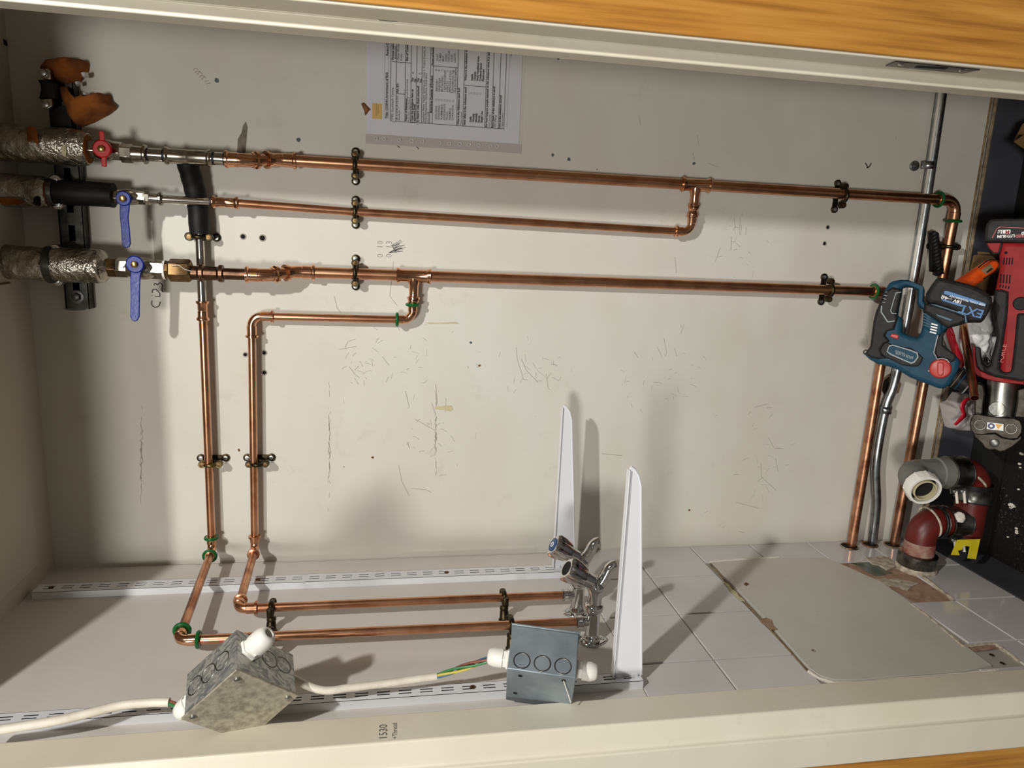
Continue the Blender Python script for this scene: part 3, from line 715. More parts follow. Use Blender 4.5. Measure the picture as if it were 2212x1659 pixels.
pipe('pipe', [e4 + DN * .025, e5], R15, 'copper', runE)
fo = spline([W(u, v, o) for u, v, o in ((405, 352, .045), (417, 395, .034), (427, 440, O15), (432, 505, O15))], 6)
fl = MB().tube(fo, .019, 24, radii=[.0185 + .0005 * math.sin(i * 1.7) for i in range(len(fo))])
fo_o = fl.build('foam_sleeve', 'black_rubber', label='black foam sleeve behind the steel pipes above a pipe clip', cat='insulation')

# ---- conduit on the right
cd = [W(u, v, o) for u, v, o in ((2046, 120, .020), (2034, 205, .020), (1990, 500, .020), (1938, 800, .020), (1912, 885, .020), (1892, 1000, .026), (1893, 1090, .026), (1883, 1182, .022))]
cd[-1].x = XL - .004
con = thing('steel_conduit', cd[-1], 'galvanised steel conduit with slight kink crossing behind the drill', 'conduit')
MB().tube(spline(cd, 8), .0105, 20).build('tube', 'conduit', con)
pst = MB()
for (a, b) in ((cd[0], cd[2]), (cd[2], cd[3])):
    n_ = (b - a).normalized(); sd = V((0, -.55, .84)) * .0107
    pst.tube([a + sd * .93, b + sd * .93], .0035, 6)
pst.build('paint_overspray', 'wall_paint', con, label='cream paint along one side of the conduit')
def saddle(u, v, label):
    c = W(u, v, .020); t = thing('conduit_saddle', W(u, v), label, 'saddle', 'conduit saddles')
    mb = MB(); n_ = 14; ax = (cd[1] - cd[3]).normalized(); sd = V((0, 0, 1))
    for k in range(n_ + 1):
        a = math.pi * k / n_; p = c + sd * (.0125 * math.cos(a)) + YN * (.0125 * math.sin(a) - .001)
        mb.v += [p - ax * .008, p + ax * .008]
    mb.f += [(2 * i, 2 * i + 1, 2 * i + 3, 2 * i + 2) for i in range(n_)]
    s = mb.build('strap', 'conduit', t); sm_ = s.modifiers.new('solid', 'SOLIDIFY'); sm_.thickness = .002
    for sg in (1, -1):
        e = c + sd * sg * .019; e.y = D - .004
        MB().lathe(e, YN, [(-.004, .011), (.001, .011), (.002, .010)], 20).build('ear', 'conduit', t)
        MB().lathe(e + YN * .0015, YN, [(0, .005), (.0022, .0044), (.0026, .002)], 12).build('screw', 'screw_steel', t)
    return t
saddle(2004, 358, 'steel saddle on conduit above the copper elbow, screwed to wall'); saddle(1913, 885, 'steel saddle on conduit between two copper pipes below the drill')

# ================================================================ LAGGED MAINS, VALVES, STRUT
def crumple_tube(path, radii, seg=56, amp=.0022, fq=55):
    mb = MB().tube(path, .03, seg, radii=radii); c = [V(p) for p in path]; k = 0
    for i in range(len(path)):
        for j in range(seg):
            p = mb.v[k]; d = (p - c[i])
            if d.length > 1e-6:
                nz = noise.noise(p * fq) * .6 + abs(noise.noise(V((p.x * 70, p.y * 70, p.z * 170)))) * .9
                mb.v[k] = p + d.normalized() * nz * amp
            k += 1
    return mb
def lagging(px0, px1, off, r0_, r1_, n_=34, ends=(1, 1)):
    a, b = W(*px0, off), W(*px1, off); path = [a.lerp(b, i / n_) for i in range(n_ + 1)]; rad = []
    for i in range(n_ + 1):
        t = i / n_; r = r0_ + (r1_ - r0_) * t; e = 1.0
        if ends[1] and t > .93: e = 1 - .12 * (t - .93) / .07
        rad.append(r * e)
    return crumple_tube(path, rad)
def foil_thing(px0, px1, off, r0_, r1_, label, end_dark=True, extra=None):
    t = thing('lagged_pipe', W(*px1, off), label, 'pipe', 'foil lagged mains')
    lagging(px0, px1, off, r0_, r1_).build('foil_lagging', 'foil', t, ang=60)
    b = W(*px1, off); d = (b - W(*px0, off)).normalized()
    MB().lathe(b - d * .001, d, [(0, r1_ * .84), (.002, r1_ * .80), (.003, r1_ * .45)], 28).build('lagging_end', 'orange_fibre', t)
    return t
f1 = foil_thing((-40, 302), (192, 322), OV, .0315, .0295, 'foil lagged pipe with brown tear leading to the red handled valve')
def tear(par, u, v, off, r, du, dv, mt='orange_fibre'):
    c = W(u, v, off); mb = MB(); n_ = 18; vs_ = []
    ring_ = []
    for k in range(n_):
        a = 2 * math.pi * k / n_; x_ = math.sin(a) * dv * random.uniform(.8, 1.15); z_ = math.cos(a) * du * random.uniform(.8, 1.15)
        ring_.append(V((c.x + x_, c.y - math.sqrt(max(r * r - x_ * x_, 1e-6)) - .0012, c.z + z_)))
    vs_ = ring_ + [c + V((0, -r - .0004, 0))]
    mb.add(vs_, [(k, (k + 1) % n_, n_) for k in range(n_)]); return mb.build('torn_patch', mt, par)
tear(f1, 89, 300, OV, .0318, .009, .020); tear(f1, 155, 330, OV, .0305, .004, .010, 'stain_yellow')
f2 = foil_thing((-40, 408), (106, 416), .058, .0285, .0270, 'foil lagged pipe with rough end beside the black foam sleeve')
tear(f2, 40, 437, .058, .0285, .022, .006); tear(f2, 97, 436, .058, .0275, .006, .008, 'dark_void')
f3 = foil_thing((-40, 563), (104, 571), OV, .0300, .0285, 'foil lagged pipe marked S with pale label, lowest of three in photo')
MB().lathe(W(104, 571, OV), DN, [(0, .026), (.012, .0265)], 28).build('inner_rubber', 'black_rubber', f3)
lagging((116, 571, ), (226, 576), OV, .0300, .0290).build('foil_lagging', 'foil', f3, ang=60)
MB().lathe(W(225, 576, OV), DN, [(0, .0285), (.004, .024), (.008, .016), (.012, .0135)], 28).build('lagging_end', 'foil', f3, ang=60)
lb = MB().prism([V((p.x, p.y - .0335, p.z)) for p in (W(-2, 545, OV), W(20, 548, OV), W(22, 572, OV), W(14, 584, OV), W(-2, 580, OV))], (0, -.0008, 0)).build('pipe_label', 'sticker_white', f3)
lt = MB(); text_into(lt, 'S', .011, textM(W(14, 556, OV) + V((0, -.0346, 0)), (1, 0, 0), (0, 0, 1))); lt.build('label_letter', 'ink', lb)
MB().prism([V((p.x, p.y - .0335, p.z)) for p in (W(15, 567, OV), W(20, 567, OV), W(22, 585, OV), W(17, 586, OV))], (0, -.0012, 0)).build('black_tape', 'black_rubber', f3)

# slotted strut with its bolts and pipe clamps
sx0, sx1 = W(125, 170, .022).x, W(163, 667, .022).x
st = thing('strut_channel', V((sx1, D, W(160, 660).z)), 'dark slotted steel strut fixed across the wall behind the lagged pipes', 'strut')
zc0 = lambda x: W(137 + (x - sx0) / (sx1 - sx0) * 24, 170 + (x - sx0) / (sx1 - sx0) * 497, .022).z
ch = MB(); zm = zc0((sx0 + sx1) / 2); hw_ = .0205; sl = .0055
xs = sx1; slots = []
x_ = sx1 + .012
while x_ < sx0 - .03: slots.append((x_ + .012, x_ + .040)); x_ += .05
yF = D - .022
ch.box(sx1, sx0, yF, yF + .0025, zm - hw_, zm - sl); ch.box(sx1, sx0, yF, yF + .0025, zm + sl, zm + hw_)
e_ = sx1
for a, b in slots: ch.box(e_, a, yF, yF + .0025, zm - sl, zm + sl); e_ = b
ch.box(e_, sx0, yF, yF + .0025, zm - sl, zm + sl)
ch.box(sx1, sx0, yF, D, zm - hw_ - .0005, zm - hw_ + .002); ch.box(sx1, sx0, yF, D, zm + hw_ - .002, zm + hw_ + .0005)
ch.build('channel', 'strut', st)
MB().box(sx1 + .004, sx0, D - .002, D - .0005, zm - hw_ + .002, zm + hw_ - .002).build('channel_dark_back', 'dark_void', st)
bp = V((W(157, 641, .022).x, yF, zm))
MB().lathe(bp, YN, [(0, .0125), (.002, .0125), (.0024, .011)], 24).build('washer', 'steel_dark', st)
MB().lathe(bp + YN * .002, YN, [(0, .0078), (.006, .0078), (.0068, .006)], 6).build('bolt', 'steel_dark', st)
MB().tube(spline([W(u, v, .001) for u, v in ((137, 668), (150, 671), (186, 670), (189, 660), (186, 630))], 5), .0022, 8).build('paint_bead', 'wall_paint', st)
def clamp(u, v, off, r, label, ears, w=.012):
    t = thing('pipe_clamp', W(u, v, off), label, 'clamp', 'strut pipe clamps'); c = W(u, v, off)
    MB().lathe(c + UP * w / 2, DN, [(0, r), (0, r + .0022), (w, r + .0022), (w, r)], 32, caps=False).build('band', 'steel_dark', t)
    for (eu, ev) in ears:
        p = W(eu, ev, off + .006)
        MB().lathe(p, YN, [(-.012, .0098), (0, .0098), (.001, .0088)], 18).build('ear', 'nickel', t)
        MB().lathe(p + YN * .001, YN, [(0, .006), (.003, .0055), (.0032, .0032), (.001, .003)], 14).build('screw', 'screw_steel', t)
    return t
clamp(113, 572, OV, .0305, 'steel clamp round the lowest foil lagged pipe', ((118, 540), (123, 606)))
clamp(116, 416, .058, .0225, 'steel clamp between rough foil end and black foam sleeve', ((119, 390), (124, 441)), .008)
fs_ = thing('foam_insulated_pipe', W(245, 423, .058), 'pipe in black foam sleeve before the small blue valve', 'pipe')
MB().tube([W(u, v, .058) for u, v in ((121, 415), (180, 418), (235, 421), (246, 422))], .0215, 28, radii=[.0218, .0216, .0212, .0216]).build('foam_sleeve', 'black_rubber', fs_)

def lever_valve(name, u0, v0, u1, v1, off, rb, hub, lever, lcol, label, wide, hexr=None):
    a, b = W(u0, v0, off), W(u1, v1, off); d = (b - a).normalized(); l = (b - a).length; hx = hexr or rb
    t = thing(name, a, label, 'valve', 'ball valves')
    MB().lathe(a, d, [(0, hx * .9), (.001, hx), (l * .24, hx), (l * .25, hx * .9)], 6, .3).build('end_nut', 'nickel', t, bevel=.0006)
    MB().lathe(a + d * l * .70, d, [(0, hx * .9), (.001, hx), (l * .30 - .001, hx), (l * .30, hx * .9)], 6, .3).build('end_nut', 'nickel', t, bevel=.0006)
    m_ = (a + b) / 2
    MB().lathe(a + d * l * .16, d, [(l * .68 * i / 10, rb * (.80 + .32 * math.sin(math.pi * i / 10))) for i in range(11)], 26).build('valve_body', 'nickel', t)
    h = W(*hub, off + rb * 1.0)
    MB().lathe(V((h.x, D - off, h.z)), YN, [(0, rb * .5), (rb + .012, rb * .5)], 18).build('stem', 'nickel', t)
    yl = D - off - rb - .014
    le = slab('lever', [lever] if not isinstance(lever[0][0], (tuple, list)) else lever, yl, .0034, lcol, t, .0012)
    hb = PY(*hub, yl)
    MB().lathe(hb, YN, [(-.004, wide), (.0016, wide), (.003, wide * .88)], 22).build('lever_hub', lcol, le)
    MB().lathe(hb + YN * .003, YN, [(0, .0058), (.004, .0056), (.0055, .003)], 14).build('nut', 'brass', t)
    return t
lever_valve('ball_valve', 191, 320, 264, 327, OV, .0165, (221, 322), [(213, 284), (221, 282), (225, 288), (226, 306), (230, 318), (232, 336), (229, 345), (230, 359), (228, 361), (219, 359), (218, 340), (213, 330), (214, 312), (215, 300)], 'lever_red', 'ball valve with red butterfly handle below the foil lagged pipe', .0145)
lever_valve('ball_valve', 243, 424, 318, 428, .058, .0125, (267, 429), [(259, 432), (280, 432), (279, 452), (277, 470), (280, 500), (282, 527), (279, 533), (272, 536), (266, 533), (263, 526), (261, 495), (258, 460)], 'lever_blue', 'ball valve with shorter blue lever, beside black foam sleeve', .0125)
v3 = lever_valve('ball_valve', 253, 577, 357, 583, OV, .0178, (292, 571), [(284, 574), (307, 580), (303, 596), (302, 620), (301, 684), (297, 692), (291, 695), (285, 692), (281, 684), (282, 640), (281, 600)], 'lever_blue', 'large ball valve with longer blue lever and brass nuts', .0150)
MB().lathe(W(233, 576, OV), DN, [(0, .0165), (.001, .0185), (.016, .0185), (.018, .016)], 6, .2).build('brass_bush', 'bronze_dull', v3, bevel=.0008)
MB().lathe(W(356, 583, OV), DN, [(0, .0165), (.010, .0165)], 8).lathe(W(366, 583.5, OV), DN, [(0, .0185), (.002, .0212), (.034, .0212), (.038, .018)], 6, .35).build('union_nut', 'bronze_dull', v3, bevel=.001)
MB().lathe(W(354, 583, OV), DN, [(0, .0172), (.004, .0172)], 24, caps=False).build('thread_tape', 'white_plastic', v3)
vt = MB(); text_into(vt, 'H', .009, textM(W(270, 582, OV + .0165), (1, 0, 0), (0, 0, 1)), bold=-.0004); vt.build('marker_letter', 'ink', v3); vt = MB(); text_into(vt, 'C', .011, textM(W(390, 596, OV + .0200), (1, 0, 0), (0, 0, 1)), bold=-.0004); vt.build('marker_letter', 'ink', v3)
MB().tube(spline([W(u, v, OV + .022) for u, v in ((368, 574), (385, 573), (398, 581), (413, 586))], 5), .0006, 6).build('hemp_strand', 'cable_white', v3)

# torn lagging on the loose clamp at the top of the strut
tl = thing('torn_lagging', W(160, 240, .03), 'torn brown pipe lagging hanging on the strut above the red valve', 'insulation')
pillow([(88, 148), (104, 132), (128, 128), (150, 124), (163, 126), (173, 131), (181, 128), (189, 135), (187, 151), (178, 162), (170, 174), (165, 184), (148, 187), (122, 181), (112, 166), (104, 155)], D - .012, .030, 'orange_fibre', 'torn_wrap', tl, amp=.006, fq=42, edge=.004, back=.010)
pillow([(121, 182), (150, 186), (148, 196), (155, 206), (172, 213), (188, 206), (206, 214), (213, 205), (233, 201), (238, 208), (237, 219), (249, 233), (235, 244), (200, 263), (170, 274), (157, 262), (148, 243), (142, 224), (130, 202)], D - .012, .034, 'orange_fibre', 'torn_wrap', tl, amp=.006, fq=42, edge=.004, back=.010)
for px_ in ([(176, 158), (188, 156), (190, 166), (180, 168)], [(164, 178), (172, 176), (174, 184), (166, 186)], [(180, 201), (190, 200), (192, 207), (184, 209)]):
    pillow(px_, D - .020, .010, 'bag_white', 'white_tuft', tl, amp=.003, fq=90, n=20, rings=4)
lc = thing('pipe_clamp', W(101, 192, .03), 'loose clamp with two plates and black rubber beside the torn lagging', 'clamp', 'strut pipe clamps')
slab('clamp_plate', [(89, 152), (103, 147), (108, 152), (109, 172), (92, 170)], D - .052, .012, 'nickel', lc, .001)
slab('clamp_plate', [(86, 214), (112, 213), (113, 229), (104, 236), (92, 233)], D - .052, .012, 'nickel', lc, .001)
slab('rubber_lining', [(80, 171), (108, 173), (117, 178), (120, 213), (83, 212), (85, 203), (87, 192), (86, 182), (82, 176)], D - .055, .032, 'black_rubber', lc, .003)
for u, v in ((94, 157), (99, 225)): MB().lathe(W(u, v, .052), YN, [(0, .006), (.004, .0055), (.0046, .003)], 12).build('screw', 'screw_steel', lc)
MB().box(W(125, 285, .03).x, W(115, 228, .03).x, D - .034, D - .022, zm - .017, zm + .017).build('rubber_block', 'black_rubber', st)

# thin cable along the ceiling edge with two clips
kb = thing('white_cable', W(22, 300), 'thin white cable clipped along the wall beside the ceiling', 'cable')
MB().tube(spline([W(u, v, .006) for u, v in ((-6, 60), (4, 125), (12, 200), (18, 262), (24, 350), (29, 440), (31, 530), (34, 600))], 6), .0042, 10).build('cord', 'cable_white', kb)
for u, v in ((-1, 91), (30, 483)):
    p = W(u, v, .006); MB().box(p.x - .005, p.x + .005, p.y - .007, D, p.z - .010, p.z + .010).build('cable_clip', 'black_rubber', kb, bevel=.0015)

# ================================================================ PIPE CLIPS
def wall_clip(u, v, r, off, label, tilt=0.0, horiz=True, brass=False, open_=False, shift=0.0):
    """cast two-piece clip: back plate with two ears on the wall, front ring with two lugs"""
    c = W(u, v, off); base = V((c.x, D, c.z))
    t = thing('pipe_clip', base, label, 'pipe clip', 'cast pipe clips')
    ax = V((1, 0, 0)) if horiz else V((0, 0, 1)); pp = V((0, 0, 1)) if horiz else V((1, 0, 0))
    b = MB()
    s = r + .0135
    for sg in (1, -1):
        e = base + ax * sg * s * 1.12 + pp * shift; e.y = D
        b.lathe(e, YN, [(0, .0078), (.0035, .0078), (.0042, .0068)], 18)
    e0 = base - ax * s * 1.12 + pp * shift
    b.hexa(e0 - pp * .0055, ax * s * 2.24, pp * .011, YN * .003)
    b.hexa(base - ax * .006 - pp * .006, ax * .012, pp * .012, YN * (off - r))
    b.build('back_plate', 'clip_bronze', t)
    for sg in (1, -1):
        e = base + ax * sg * s * 1.12 + pp * shift
        MB().lathe(e + YN * .004, YN, [(0, .0046), (.0012, .0042), (.0014, .0016), (.0006, .0012)], 14).build('screw', 'screw_steel', t)
    f = MB(); n_ = 16; path = []
    for k in range(n_ + 1):
        a = math.pi * k / n_; path.append(c + ax * (math.cos(a) * (r + .0025)) + YN * (math.sin(a) * (r + .0025)))
    f.tube(path, .0040, 12)
    for sg in (1, -1):
        e = c + ax * sg * (r + .0085)
        f.lathe(e + YN * -.006, YN, [(0, .0070), (.010, .0070), (.0125, .0058)], 18)
    f.build('front_ring', 'clip_brass' if brass else 'clip_bronze', t)
    for sg in (1, -1):
        e = c + ax * sg * (r + .0085)
        MB().lathe(e + YN * .0062, YN, [(0, .0042), (.0012, .0038), (.0014, .0014), (.0006, .001)], 12).build('screw', 'bronze_dull', t)
    return t
wall_clip(767, 357, R22, O22, 'bronze pipe clip on uppermost copper pipe beside the paper notice')
wall_clip(767, 458, R15, O15, 'bronze pipe clip on the thin copper pipe, middle one in its column')
wall_clip(767, 590, R22, O22, 'bronze pipe clip beside the tee with the branch hanging from it')
wall_clip(1822, 423, R22, O22, 'bronze pipe clip near the conduit on the uppermost copper pipe')
wall_clip(1792, 627, R22, O22, 'bronze pipe clip left of the drill on the copper pipe end')
wall_clip(2050, 533, R22, O22, 'bronze pipe clip below the green ringed elbow by the dark skirting', horiz=False)
wall_clip(455, 1003, R15, O15, 'brassy pipe clip on copper pipe nearest the ceiling end', horiz=False, brass=True, shift=.006)
wall_clip(556, 1002, R15, O15, 'bronze pipe clip on the second copper pipe from the ceiling end', horiz=False, shift=.006)
wall_clip(431, 512, R15 + .001, O15, 'small bronze clip at the end of the black foam sleeve', horiz=False)
def side_clip(px, y, label):
    z = L(*px, .04).z; c = V((XE, y, z)); base = V((XL, y - .012, z))
    t = thing('pipe_clip', base, label, 'pipe clip', 'cast pipe clips')
    f = MB().ring(c, DN, R15 + .0028, .0038, 24, 10, 1.1)
    for sg in (1, -1): f.lathe(c + V((0, sg * (R15 + .0085), 0)) + UP * .0, V((1, 0, 0)), [(-.007, .0062), (.006, .0062), (.008, .005)], 16)
    f.build('ring', 'clip_bronze', t)
    n0 = c + V((-(R15 + .006), -.004, 0)); n1 = V((XL + .004, y - .012, z))
    q = MB().lathe(n0, n1 - n0, [(0, .0075), (.006, .0082), (.008, .0070), (.009, .0078), ((n1 - n0).length, .0088)], 18)
    q.build('pedestal', 'clip_bronze', t)
    MB().lathe(base, V((1, 0, 0)), [(0, .0105), (.003, .0105), (.004, .0095)], 20).hexa(base + V((0, -.016, -.006)), (.003, 0, 0), (0, .032, 0), (0, 0, .012)).build('foot', 'clip_bronze', t)
    MB().lathe(base + V((.003, -.013, 0)), V((1, 0, 0)), [(0, .0046), (.0015, .0042), (.0018, .002)], 14).build('screw', 'screw_steel', t)
    return t
side_clip((588, 1310), 1.190, 'pedestal clip on the farther side wall pipe, next to the gland box')
side_clip((1090, 1295), 1.190, 'pedestal clip on the farther side wall pipe, above the plain box')
side_clip((578, 1385), 1.096, 'pedestal clip on the nearer side wall pipe behind the white gland')
side_clip((1108, 1360), 1.096, 'pedestal clip on the nearer side wall pipe behind the plain box')

# ================================================================ SHELF TRACKS AND BRACKETS
def track(y_lo, w, z0, z1, sl0, label, screws, d=.014):
    """U-section upright with two columns of real slots, face towards +x"""
    t = thing('shelf_track', V((XL, y_lo + w / 2, z0)), label, 'shelf track', 'twin slot shelf uprights')
    xF = XL + d; th = .0006; mb = MB(); y0, y1 = y_lo, y_lo + w; c1, c2 = y0 + w * .40, y0 + w * .66; sw = .0030
    mb.box(xF - th, xF, y0, c1 - sw / 2, z0, z1); mb.box(xF - th, xF, c1 + sw / 2, c2 - sw / 2, z0, z1); mb.box(xF - th, xF, c2 + sw / 2, y1, z0, z1)
    for c in (c1, c2):
        e = z0; z = sl0
        while z < z1 - .03:
            if z > z0 + .004:
                mb.box(xF - th, xF, c - sw / 2, c + sw / 2, e, z); e = z + .019
            z += .032
        mb.box(xF - th, xF, c - sw / 2, c + sw / 2, e, z1)
    mb.box(XL, xF, y0, y0 + th, z0, z1); mb.box(XL, xF, y1 - th, y1, z0, z1)
    mb.build('channel', 'white_coat', t)
    MB().box(XL, XL + .002, y0 + th, y1 - th, z0, z1).build('channel_dark_back', 'dark_void', t)  # black backing paints in the shade seen through the slots
    for z in screws:
        MB().lathe(V((xF, (c1 + c2) / 2, z)), (1, 0, 0), [(-.003, .0048), (.0008, .0048), (.001, .002), (0, .0016)], 14).build('screw', 'bronze_dull', t)
    return t
zt = lambda u, v, o=.014: L(u, v, o).z
tkf = track(1.335, .033, zt(1205, 1232) - .02, zt(68, 1280), zt(645, 1240) - .032 * 20 - .0095, 'white slotted shelf upright at the back of the side wall', [zt(114, 1266), zt(559, 1248), zt(964, 1232)])
tkn = track(.955, .024, zt(1390, 1470), ZC - .02, zt(1021, 1483) - .032 * 14 - .003, 'white slotted shelf upright nearest the door frame', [zt(1021, 1483)])
def bracket(z, y, tip_x, label, yb):
    t = thing('shelf_bracket', V((XL + .014, y, z - .047)), label, 'shelf bracket', 'white shelf brackets')
    # tapered channel: flat shelf edge on top, underside tapering to the tip
    x0 = XL + .0145; x1 = tip_x; hb = .047
    prof = [(x0, z), (x0, z - hb), (x1 - .030, z - .0200), (x1 - .014, z - .0150), (x1 - .004, z - .0080), (x1, z - .0020), (x1 - .001, z)]
    mb = MB().prism([V((x, y + .004, zz)) for x, zz in prof], (0, -.0022, 0)); mb.build('web', 'white_coat', t, bevel=.0006)
    MB().box(x0, x1 - .004, y - .003, y + .010, z, z + .0016).build('shelf_flange', 'white_coat', t, bevel=.0004)
    MB().tube([V((x, y + .0032, zz)) for x, zz in prof[1:6]], .0022, 8).build('folded_edge', 'white_coat', t)
    for k in (-1, 1):
        MB().box(XL + .006, x0 + .004, y - .001, y + .002, z - .022 + k * .013 - .005, z - .022 + k * .013 + .005).build('hook', 'white_coat', t)
    return t
yb2 = (.955 + .012); yb1 = 1.355
bracket(L(1323, 1460, .014).z, yb2, PY(1352, 1010, yb2).x, 'white shelf bracket standing out nearest the viewer, beside the tiles', yb2)
bracket(PY(1209, 1000, yb1).z, yb1, PY(1215, 876, yb1).x, 'white shelf bracket behind the chrome taps', yb1)

# ================================================================ TAPS
def tap(y, z, zin, capcol, label, notch):
    X0 = XL; t = thing('wall_tap', V((X0, y, z)), label, 'tap', 'chrome taps'); c = lambda x, dz=0, dy=0: V((X0 + x, y + dy, z + dz))
    # flange: rounded plate with two screw lobes
    fl_ = MB(); n_ = 36; pts = []
    for k in range(n_):
        a = 2 * math.pi * k / n_; r = .019 + .008 * abs(math.cos(a)) ** 3; pts.append(c(0) + V((0, math.sin(a) * .020, math.cos(a) * r)))
    fl_.prism(pts, (.0055, 0, 0)); f_ = fl_.build('flange', 'chrome', t, bevel=.0015)
    for sg in (1, -1): MB().lathe(c(.0055, sg * .0195), (1, 0, 0), [(0, .0042), (.0012, .0038), (.0014, .0016), (.0006, .0012)], 12).build('screw', 'screw_steel', f_)
    MB().lathe(c(.005), (1, 0, 0), [(0, .0155), (.004, .0155), (.007, .0140), (.010, .0130), (.014, .0118), (.050, .0118), (.053, .0132), (.055, .0152), (.058, .0156), (.060, .0150), (.0602, .0162), (.0640, .0165), (.068, .0150), (.070, .0120)], 26).build('pillar', 'chrome', t)
    # inlet where the copper pipe enters
    MB().lathe(c(.040, .030), DN, [(0, .0088), (0, .0112), (.002, .0112), (.0035, .0104), (.005, .0112), (.0065, .0104), (.008, .0112), (.0095, .0104), (.012, .0104), (.014, .0085), (.024, .0080)], 20).build('inlet', 'chrome', t)
    # body bends from the pillar towards the handle; spout leaves on the other side
    hd = V((.50, 0, .86)).normalized(); j = c(.108, -.004)
    body = fillet([c(.066), c(.098, -.001), j + hd * .010], .016, 10)
    MB().tube(spline([c(.066), c(.080, -.001), c(.095, 0), c(.106, .004), j + hd * .018], 6), .012, 22).build('body', 'chrome', t)
    MB().ball(c(.104, -.002), .0145, (1, 1, 1.05)).build('body_boss', 'chrome', t)
    sp = spline([c(.100, -.002), c(.112, -.010), c(.125, -.017), c(.137, -.022), c(.143, -.028), c(.145, -.034)], 7)
    MB().tube(sp, .0085, 20, radii=[.0115 - .0022 * min(1, i / len(sp) * 1.6) for i in range(len(sp))]).build('spout', 'chrome', t)
    h0 = j + hd * .012
    MB().lathe(h0, hd, [(0, .0118), (.001, .0128), (.016, .0142), (.0165, .0148), (.018, .0148)], 24).build('headgear', 'chrome', t)
    hn = MB(); h1 = h0 + hd * .017; n_ = 64; x, yv = hn.frame(hd); prof = [(0, .0145, .2), (.004, .0165, .5), (.022, .0190, 1.0), (.034, .0196, 1.0), (.038, .0172, .7)]
    vs_ = []
    for tt, rr, am in prof:
        for k in range(n_):
            a = 2 * math.pi * k / n_ + notch; lobe = max(0, math.cos(4 * a)) ** 2; r = rr + am * (.0052 * lobe - .0012)
            vs_.append(h1 + hd * tt + (x * math.cos(a) + yv * math.sin(a)) * r)
    fs_2 = [(i * n_ + k, i * n_ + (k + 1) % n_, (i + 1) * n_ + (k + 1) % n_, (i + 1) * n_ + k) for i in range(len(prof) - 1) for k in range(n_)] + [tuple(range(n_))[::-1], tuple((len(prof) - 1) * n_ + k for k in range(n_))]
    hnd = hn.add(vs_, fs_2).build('handle', 'chrome', t, ang=30)
    MB().lathe(h1 + hd * .0375, hd, [(0, .0132), (.0016, .0130), (.002, .012)] if capcol != 'dark_void' else [(0, .0132), (.0012, .0124), (.0009, .010)], 24).build('index_cap', capcol, hnd)
    if capcol != 'dark_void': MB().ring(h1 + hd * .0398, hd, .0042, .0008, 18, 6).build('cap_mark', 'sticker_white', hnd)
    return t
mat('cap_blue', (26, 66, 110), 0.35)
tf = tap(1.190, d5.z - .031, d5.z, 'cap_blue', 'chrome wall tap with blue capped handle, farther from the door', .2)
tn = tap(1.094, e5.z - .031, e5.z, 'dark_void', 'chrome wall tap with its handle cap missing, nearer the door', .5)

# ================================================================ METAL BOXES AND CABLES
def oriented_box(o, e1, e2, e3, name, label, mt, lidside):
    """o corner; e1, e2 span the lid side, e3 is the depth"""
    t = thing(name, o, label, 'junction box', 'steel junction boxes')
    return t
def face_pt(o, a, b, fa, fb): return o + a * fa + b * fb
B1 = V((-0.5608, 0.8701, 0.1865)) * .985; k1 = .985
b1e1 = V((-0.063596, 0.033451, -0.069545)) * k1; b1e2 = V((-0.070606, 0.010912, 0.069814)) * k1; b1e3 = V((0.022029, 0.066567, 0.011874)) * k1
B1.z += CZ
n1, n2, n3 = b1e1.normalized(), b1e2.normalized(), b1e3.normalized()
bx1 = thing('junction_box', B1 + b1e1 + b1e2, 'tilted galvanised steel box with mottled lid and open white gland', 'junction box', 'steel junction boxes')
MB().hexa(B1 + n3 * .003, b1e1, b1e2, b1e3 - n3 * .003).build('case', 'galv', bx1, bevel=.0012)
lid = MB().hexa(B1 - n1 * .0025 - n2 * .0025, b1e1 + n1 * .005, b1e2 + n2 * .005, n3 * .0032).build('lid', 'galv_lid', bx1, bevel=.001)
for fa, fb in ((.1, .1), (.92, .08), (.08, .92), (.92, .92)):
    p = B1 + b1e1 * fa + b1e2 * fb
    MB().lathe(p, -n3, [(0, .0046), (.0022, .0042), (.003, .003)], 16).build('screw', 'screw_steel', lid)
def knock(p, nrm, r, par): MB().ring(p, nrm, r, .0009, 28, 6, .5).build('knockout', 'steel_dark', par)
for f in (.56, .80): knock(B1 + b1e1 * f + b1e3 * .62, -n2, .0125, bx1)
for f in (.28, .55, .82): knock(B1 + b1e2 * f + b1e3 * .55, -n1, .0125, bx1)
def gland(p, d, par, name='cable_gland', open_=True, s=1.0):
    g = MB().lathe(p, d, [(0, .0125 * s), (0, .015 * s), (.004 * s, .015 * s), (.0045 * s, .013 * s), (.010 * s, .013 * s)], 6, .4).build(name, 'white_plastic', par, bevel=.0006)
    MB().lathe(p + d * .010 * s, d, [(0, .0138 * s), (.012 * s, .0138 * s), (.016 * s, .0130 * s), (.021 * s, .0110 * s), (.0235 * s, .0085 * s), (.0235 * s, .0062 * s), (.012 * s, .0058 * s)] if open_ else [(0, .0138 * s), (.012 * s, .0138 * s), (.020 * s, .0115 * s), (.0225 * s, .0080 * s)], 24).build('dome_nut', 'white_plastic', g, ang=50)
    if open_: MB().lathe(p + d * .014 * s, d, [(0, .0061 * s), (.0004, .0061 * s)], 20).build('gland_bore', 'dark_void', g)
    return g
gland(B1 + b1e1 * .22 + b1e3 * .62, -n2, bx1, s=1.12)
gland(B1 + b1e2 + b1e1 * .155 + b1e3 * .5, n2, bx1, open_=False)
k2 = .97; B2 = V((-0.60666, 0.90961, -0.17542)) * k2; B2.z += CZ
